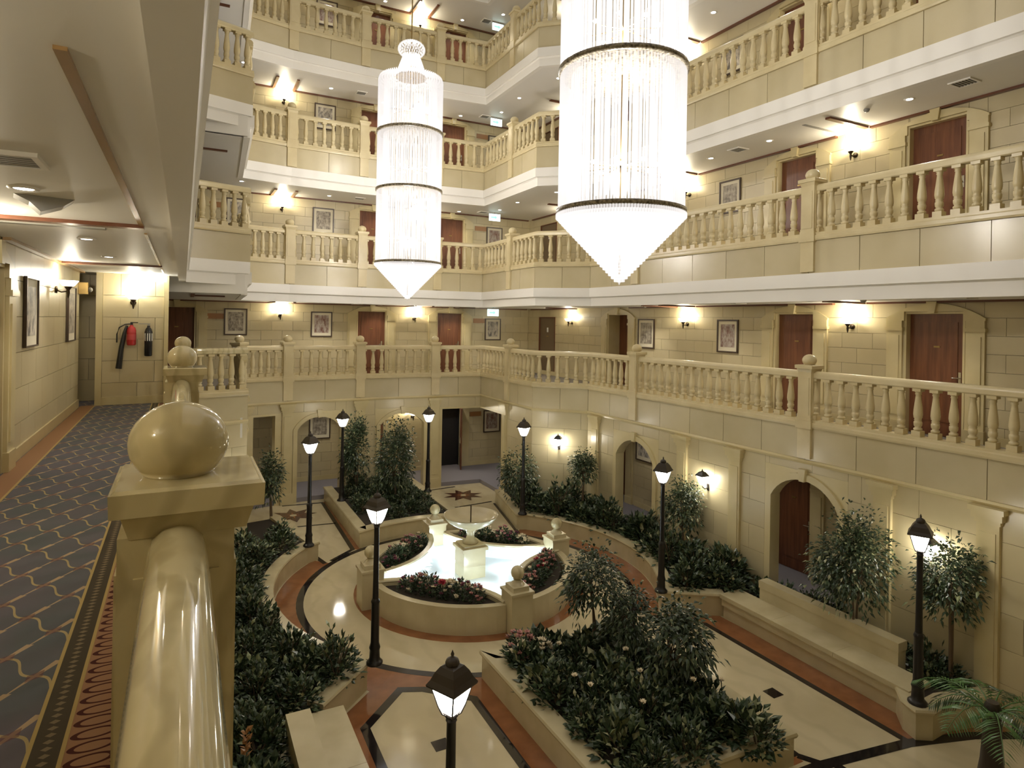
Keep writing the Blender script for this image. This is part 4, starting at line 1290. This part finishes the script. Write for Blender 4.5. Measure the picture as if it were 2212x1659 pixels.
b.build('valve', M['grey'], t)

# ------------------------------------------------------------------ planting
rnd = random.Random(5)
def leaf(mb, p, d, L, w, mi, fold=0.25, droop=0.0):
    d = d.normalized()
    s = d.cross(Vector((0, 0, 1)))
    if s.length < 0.05: s = Vector((1, 0, 0))
    s.normalize()
    s = (Matrix.Rotation(rnd.uniform(-0.7, 0.7), 3, d) @ s)
    up = s.cross(d)
    m = p + d * (L * 0.45) + up * (w * fold)
    t = p + d * L - Vector((0, 0, droop * L))
    mb.add([p, m + s * w * 0.5 - up * w * fold, t, m - s * w * 0.5 - up * w * fold, m], [(0, 1, 4), (1, 2, 4), (4, 2, 3), (0, 4, 3)], mi)
LEAFM = [M['leaf1'], M['leaf2'], M['leaf3'], M['leaf4'], M['trunk']]
def pick(var):
    r = rnd.random()
    if var == 'dark': return 0 if r < 0.62 else 1 if r < 0.94 else 2
    if var == 'pale': return 0 if r < 0.32 else 1 if r < 0.62 else 2 if r < 0.90 else 3
    if var == 'var': return 0 if r < 0.45 else 1 if r < 0.76 else 2 if r < 0.92 else 3
    return 0 if r < 0.5 else 1 if r < 0.85 else 2 if r < 0.97 else 3
def bush_mesh(n, R, H, L, var, seed):
    rnd.seed(seed)
    b = MB()
    for i in range(7):
        a = rnd.uniform(0, 2 * PI); r = rnd.uniform(0.3, 0.8) * R
        b.tube([(0, 0, 0), (r * 0.5 * math.cos(a), r * 0.5 * math.sin(a), H * 0.5), (r * math.cos(a), r * math.sin(a), H * rnd.uniform(0.7, 0.95))], 0.008, 4, 4, 0.003)
    for i in range(n):
        a = rnd.uniform(0, 2 * PI); e = math.asin(rnd.uniform(-0.05, 1)); k = rnd.uniform(0.55, 1.05)
        lump = 1 + 0.22 * math.sin(3 * a + seed) * math.cos(2 * e + seed)
        p = Vector((R * k * lump * math.cos(a) * math.cos(e), R * k * lump * math.sin(a) * math.cos(e), max(0.01, H * k * lump * math.sin(e))))
        d = Vector((math.cos(a) * math.cos(e), math.sin(a) * math.cos(e), math.sin(e) + 0.25)) + Vector((rnd.uniform(-.7, .7), rnd.uniform(-.7, .7), rnd.uniform(-.5, .5)))
        l = L * rnd.uniform(0.7, 1.25)
        leaf(b, p, d, l, l * 0.48, pick(var), 0.2, 0.15)
    return b.mesh('shrub', LEAFM)
BUSH = [bush_mesh(300, 0.22, 0.28, 0.085, 'var', 21), bush_mesh(320, 0.24, 0.24, 0.075, 'dark', 22), bush_mesh(280, 0.20, 0.32, 0.10, 'mid', 23),
        bush_mesh(300, 0.25, 0.24, 0.10, 'var', 24), bush_mesh(300, 0.19, 0.40, 0.08, 'dark', 25), bush_mesh(280, 0.23, 0.22, 0.12, 'mid', 26), bush_mesh(170, 0.22, 0.26, 0.155, 'pale', 27)]
def wall_x(x, y):
    return x < rx(y) - 0.06 and x > -4.95 and y < 7.0 and not (x > 3.3 and y > 3.55 - (x - 3.43) * 0.9)
def tree_parts(H, R, ch, n, L, var, seed, trunks=2, at=(0, 0)):
    """ficus: crown centre height ch, crown radii R and (H-ch)"""
    rnd.seed(seed)
    tr = MB(); cr = MB()
    tips = []
    for k in range(trunks):
        a0 = rnd.uniform(0, 2 * PI); o = 0.03 * k
        top = Vector((0.12 * math.cos(a0), 0.12 * math.sin(a0), ch))
        tr.tube([(o, 0, 0), (o + 0.03 * math.cos(a0), 0.03 * math.sin(a0), ch * 0.5), top], 0.022, 6, 0, 0.014)
        for i in range(7):
            a = rnd.uniform(0, 2 * PI); e = rnd.uniform(-0.4, 1.3)
            q = Vector((R * 0.75 * math.cos(a) * math.cos(e), R * 0.75 * math.sin(a) * math.cos(e), ch + (H - ch) * 0.75 * math.sin(e)))
            while not wall_x(at[0] + q.x * 1.2, at[1] + q.y * 1.2):
                q = Vector((q.x * 0.8 - 0.02 * (1 if at[0] > 0 else -1), q.y * 0.8 - (0.02 if at[1] > 6 else 0), q.z))
            st = Vector((o, 0, 0)).lerp(top, rnd.uniform(0.6, 1.0))
            tr.tube([st, st.lerp(q, 0.5) + Vector((0, 0, 0.05)), q], 0.009, 4, 0, 0.004)
            tips.append(q)
    for i in range(n):
        if rnd.random() < 0.72:
            q = rnd.choice(tips) + Vector((rnd.gauss(0, R * 0.22), rnd.gauss(0, R * 0.22), rnd.gauss(0, (H - ch) * 0.22)))
        else:
            a = rnd.uniform(0, 2 * PI); e = math.asin(rnd.uniform(-0.8, 1)); k = rnd.uniform(0.4, 1)
            q = Vector((R * k * math.cos(a) * math.cos(e), R * k * math.sin(a) * math.cos(e), ch + (H - ch) * k * math.sin(e)))
        if not wall_x(at[0] + q.x * 1.15, at[1] + q.y * 1.15):
            continue
        d = Vector((q.x, q.y, (q.z - ch) * 0.6)) * (1 / max(R, 0.1)) + Vector((rnd.uniform(-.8, .8), rnd.uniform(-.8, .8), rnd.uniform(-.7, .3)))
        l = L * rnd.uniform(0.75, 1.25)
        leaf(cr, q, d, l, l * 0.46, pick(var), 0.18, 0.3)
    return tr.mesh('trunk', M['trunk']), cr.mesh('foliage', LEAFM)
def tree(x, y, H, R, ch, n, L, var, seed, label, trunks=2):
    t = thing('ficus_tree', label, 'tree', (x, y, PH - 0.07), 0, 'small indoor trees')
    a, b = tree_parts(H, R, ch, n, L, var, seed, trunks, (x, y))
    O('trunk', a, t); stuff(O('foliage', b, t))
tree(2.92, 3.35, 1.70, 0.46, 0.80, 2600, 0.09, 'dark', 31, 'conical ficus tree behind the lamp post at the far end of the right planter', 1)
tree(4.05, 2.10, 1.55, 0.38, 1.12, 1800, 0.085, 'mid', 32, 'round topped ficus tree on a thin stem beside the angled wall')
tree(4.25, -1.42, 1.60, 0.42, 1.05, 2000, 0.085, 'mid', 33, 'ficus tree below the wall lantern between pilasters')
tree(4.15, -5.30, 2.05, 0.55, 1.20, 3600, 0.085, 'mid', 34, 'large ficus tree beside the arched door at right')
tree(4.42, -6.55, 1.95, 0.40, 1.35, 2400, 0.085, 'mid', 35, 'ficus tree right of the twisted lamp post')
tree(-0.72, 6.40, 2.00, 0.40, 1.10, 2400, 0.10, 'dark', 36, 'slender ficus tree at the left of the back planter')
tree(0.02, 5.10, 2.05, 0.52, 1.00, 3200, 0.10, 'dark', 37, 'bushy ficus tree in the middle of the back planter')
tree(-3.15, 5.0, 1.60, 0.30, 0.9, 1600, 0.09, 'mid', 38, 'ficus tree against the far left pilaster')
tree(0.30, -3.85, 1.62, 0.42, 1.05, 1500, 0.085, 'dark', 39, 'airy ficus tree at the fountain end of the front planter')
tree(0.78, -5.05, 1.15, 0.46, 0.65, 1200, 0.105, 'dark', 40, 'spreading ficus tree at the right of the front planter')
tree(0.68, -4.2, 1.10, 0.36, 0.65, 900, 0.09, 'dark', 41, 'low dark ficus tree behind the spreading one in the front planter')

def inside(p, poly):
    c = False
    n = len(poly)
    for i in range(n):
        (x1, y1), (x2, y2) = poly[i], poly[(i + 1) % n]
        if (y1 > p[1]) != (y2 > p[1]) and p[0] < (x2 - x1) * (p[1] - y1) / (y2 - y1) + x1:
            c = not c
    return c
ORD = 'nearest second third fourth fifth sixth seventh eighth ninth tenth eleventh twelfth thirteenth fourteenth fifteenth sixteenth seventeenth eighteenth nineteenth twentieth twenty-first twenty-second twenty-third twenty-fourth twenty-fifth twenty-sixth twenty-seventh twenty-eighth twenty-ninth thirtieth'.split()
LOOK = ['cream-edged bush', 'small dark bush', 'upright bush', 'broad variegated bush', 'tall narrow bush', 'long-leaved bush', 'large-leaved pale bush']
FEAT = [((-2.66, -2.72), 'lamp post beside the front walk'), ((-2.68, 2.45), 'left lamp post by the fountain'), ((-1.3, 5.6), 'left lamp post'), ((1.1, 5.52), 'right lamp post'), ((2.56, 2.55), 'far lamp post'),
        ((2.66, -2.58), 'lamp post by the fountain'), ((3.4, -6.7), 'right-hand lamp post'), ((4.3, -4.6), 'arched door'), ((4.4, -1.4), 'wall lantern'), ((4.3, 0.7), 'first arch'), ((4.1, 2.3), 'angled wall'),
        ((-3.6, -4.6), 'left bench'), ((-4.6, -6.5), 'near newel post'), ((-4.6, -0.5), 'curved coping'), ((-3.6, 4.2), 'far pilaster'), ((-0.1, 3.6), 'curved front coping'), ((0.0, 6.7), 'far arches'),
        ((-0.9, -3.4), 'left tip'), ((1.2, -3.2), 'fountain side'), ((1.2, -6.1), 'near right corner'), ((-0.9, -5.9), 'near left corner'), ((0.2, -4.8), 'middle')]
def near(p):
    return min(FEAT, key=lambda f: (f[0][0] - p[0]) ** 2 + (f[0][1] - p[1]) ** 2)[1]
def scatter(poly, step, label, group, zs=(0.75, 1.15), seed=3, kinds=range(6)):
    r = random.Random(seed)
    xs = [p[0] for p in poly]; ys = [p[1] for p in poly]
    y = min(ys)
    made = []
    kinds = list(kinds)
    while y < max(ys):
        x = min(xs)
        while x < max(xs):
            p = (x + r.uniform(-.4, .4) * step, y + r.uniform(-.4, .4) * step)
            if inside(p, poly):
                k = r.choice(kinds); s = r.uniform(*zs)
                o = O('shrub', BUSH[k], None, (p[0], p[1], PH - 0.08), r.uniform(0, 6.28), (s, s, s * r.uniform(0.85, 1.2)))
                tag(o, '', 'shrub', group)
                made.append((near(p), k, o))
            x += step
        y += step
    for f in set(m[0] for m in made):
        q = dict((b, a) for a, b in FEAT)[f]
        for i, (_, k, o) in enumerate(sorted((m for m in made if m[0] == f), key=lambda m: (m[2].location.x - q[0]) ** 2 + (m[2].location.y - q[1]) ** 2)):
            o['label'] = '%s in the %s, %s from the %s' % (LOOK[k], label, ORD[min(i, 29)], f)
scatter(offs(PRW, -0.37)[1:-1] + [(3.7, -3.0), (4.38, -2.9), (4.30, 2.3), (3.2, 3.3)], 0.34, 'right planter', 'shrubs of the right planter', (1.2, 1.95), seed=4)
scatter([(4.50, -6.85), (3.85, -6.60), (4.34, -6.2), (4.34, -2.95), (4.50, -2.95)], 0.30, 'bed behind the right bench', 'shrubs behind the right bench', (0.7, 1.15), seed=5, kinds=(1, 2, 4, 5))
scatter([(-4.8, -10.5), (-4.25, -10.5), (-4.25, -3.6)] + [(-3.75, -3.45), (-3.62, -3.25), (-2.98, -2.72)] + offs(PLW, -0.40)[2:-1] + [(-3.45, 4.5), (-3.6, 2.6), (-4.75, 2.05)], 0.40, 'left planter', 'shrubs of the left planter', (1.0, 1.6), seed=6)
scatter(offs(PBW, -0.44), 0.36, 'back planter', 'shrubs of the back planter', (0.8, 1.15), seed=7, kinds=(1, 2, 4, 3))
scatter(offs(PCW[1:], -0.31), 0.34, 'front planter', 'shrubs of the front planter', (0.95, 1.4), seed=8, kinds=(0, 2, 3, 5, 6, 6))

# flowers
def flower_mesh(pet, n, R, H, seed, fl=22):
    rnd.seed(seed)
    b = MB()
    for i in range(n):
        a = rnd.uniform(0, 2 * PI); e = math.asin(rnd.uniform(0, 1)); k = rnd.uniform(0.6, 1)
        p = Vector((R * k * math.cos(a) * math.cos(e), R * k * math.sin(a) * math.cos(e), H * k * math.sin(e)))
        d = Vector((math.cos(a), math.sin(a), 0.5)) + Vector((rnd.uniform(-.7, .7), rnd.uniform(-.7, .7), rnd.uniform(-.5, .5)))
        leaf(b, p, d, 0.07, 0.035, 0 if rnd.random() < 0.6 else 1)
    for i in range(fl):
        a = rnd.uniform(0, 2 * PI); e = math.asin(rnd.uniform(0.2, 1))
        c = Vector((R * math.cos(a) * math.cos(e), R * math.sin(a) * math.cos(e), H * math.sin(e) + 0.01))
        m = 2 + (0 if rnd.random() < 0.75 else 1)
        for q in range(6):
            t = q * PI / 3
            leaf(b, c, Vector((math.cos(t), math.sin(t), 0.7)), 0.05, 0.045, m)
    return b.mesh('flowering_plant', [M['leaf1'], M['leaf2'], pet, M['cream']])
FLW = {'red': flower_mesh(M['red'], 160, 0.17, 0.26, 51, 9), 'pink': flower_mesh(M['pink'], 160, 0.18, 0.24, 52, 16), 'plum': flower_mesh(M['plum'], 150, 0.18, 0.22, 53, 14), 'cream': flower_mesh(M['cream'], 150, 0.17, 0.22, 54, 16), 'green': flower_mesh(M['pink'], 220, 0.19, 0.26, 55, 3)}
BEDN = ['right', 'back', 'left', 'front']
BEDC = [['cream', 'plum', 'pink', 'cream', 'green'], ['green', 'plum', 'pink', 'cream', 'green'], ['plum', 'pink', 'green', 'plum', 'cream'], ['pink', 'green', 'red', 'green', 'pink']]
for k in range(4):
    a = k * PI / 2
    # bed k lies between post k and post k+1
    for i in range(7):
        th = a + 0.36 + (PI / 2 - 0.72) * i / 6
        r = 1.56 - 0.10 * math.cos((i - 3) * 0.5)
        kind = BEDC[k][i % 5]
        o = O('flowering_plant', FLW[kind], None, (r * math.cos(th), r * math.sin(th), 0.385), i * 1.1, (1, 1, 1.1 + 0.2 * ((i * 7) % 3)))
        nm = {'red': 'crimson rose', 'pink': 'pink flowering plant', 'plum': 'plum red flowering plant', 'cream': 'cream flowering plant', 'green': 'leafy plant with few blooms'}[kind]
        wh = ['between the right and far ball posts', 'between the far and left ball posts', 'between the left and near ball posts', 'between the near and right ball posts'][k]
        tag(o, '%s, %s of the fountain bed %s' % (nm, 'first second third fourth fifth sixth seventh'.split()[i], wh), 'flower', 'fountain bed flowers %s' % wh)
for i, (x, y, s) in enumerate(((-0.75, -3.5, 1.1), (-0.55, -3.75, 1.0))):
    tag(O('flowering_plant', FLW['cream' if i else 'pink'], None, (x, y, 0.40), i, (s * 1.2, s * 1.2, s * 1.4)), 'pale %s cluster at the left tip of the front planter' % ('cream flower' if i else 'pink flower'), 'flower')
rr = random.Random(9)
for i, (x, y) in enumerate(sorted([(rr.uniform(-0.7, 1.1), rr.uniform(-5.9, -3.8)) for _ in range(9)], key=lambda p: p[1])):
    b = MB()
    for q in range(9):
        tt = q * 2.4
        leaf(b, Vector((0, 0, 0)), Vector((math.cos(tt), math.sin(tt), 0.5 + 0.08 * q)), 0.055, 0.05, 0)
    t = tag(b.build('rose', M['cream'], None, (x, y, PH + 0.40)), 'cream rose in the front planter, %s from its near edge' % ORD[i], 'flower', 'cream roses of the front planter')
    MB().tube([(0, 0, -0.45), (0.02, 0, -0.2), (0, 0, 0)], 0.006, 4).build('stem', M['leaf1'], t)
for i, (x, y) in enumerate(((-4.6, -2.0), (-4.5, -4.6))):
    b = MB()
    for q in range(14):
        tt = q * 2.4
        leaf(b, Vector((0, 0, 0.02 * q)), Vector((math.cos(tt), math.sin(tt), 0.9)), 0.09, 0.06, 0)
    tag(b.build('flower_spike', M['plaque'], None, (x, y, PH + 0.38)), 'rusty red flower spike in the left planter, %s one' % ('farther' if i == 0 else 'nearer'), 'flower')

b = MB()
rnd.seed(91)
for q in range(26):
    tt = q * 2.4; k = 0.3 + 0.7 * q / 26
    leaf(b, Vector((0, 0, 0.05 - 0.04 * k)), Vector((math.cos(tt), math.sin(tt), 1.5 - 1.3 * k)), 0.05 + 0.05 * k, 0.07, 0)
rs_ = tag(b.build('rose', M['red'], None, (-1.06, -1.20, 0.66), 0.0), 'large crimson rose in the fountain bed facing the camera', 'flower')
MB().tube([(0, 0, -0.27), (0.01, 0, 0.0)], 0.007, 5).build('stem', M['leaf1'], rs_)
# palm at the lower right corner
pt = thing('potted_palm', 'bright green palm with dark trunk at the lower right corner', 'palm', (2.96, -7.76, -0.15))
MB().lathe([(0.14, 0.12), (0.16, 0.25), (0.11, 0.6), (0.09, 0.9), (0.10, 1.15), (0.06, 1.25)], 12).build('trunk', M['ironbrown'], pt)
rnd.seed(77)
for i in range(9):
    a = i * 0.7 + 0.2
    L = 0.58 + 0.12 * (i % 3)
    pts = [Vector((0.04 * math.cos(a), 0.04 * math.sin(a), 1.15)) + Vector((math.cos(a) * L * s, math.sin(a) * L * s, 0.55 * s - 0.65 * s * s)) for s in (0, 0.2, 0.4, 0.6, 0.8, 1.0)]
    b = MB().tube(pts, 0.010, 4, 0, 0.003)
    for j in range(1, 26):
        s = j / 26
        f = s * 5; i0 = min(4, int(f)); p = pts[i0].lerp(pts[i0 + 1], f - i0)
        sd = Vector((-math.sin(a), math.cos(a), 0))
        fw = (pts[i0 + 1] - pts[i0]).normalized()
        for sg in (-1, 1):
            ll = 0.24 * math.sin(PI * min(1, s * 0.9 + 0.1)) + 0.04
            leaf(b, p, sd * sg + fw * 0.6 + Vector((0, 0, -0.15)), ll, 0.022, 0 if i % 3 else 1, 0.1, 0.2)
    b.build('frond', [M['palm'], M['leaf2']], pt)
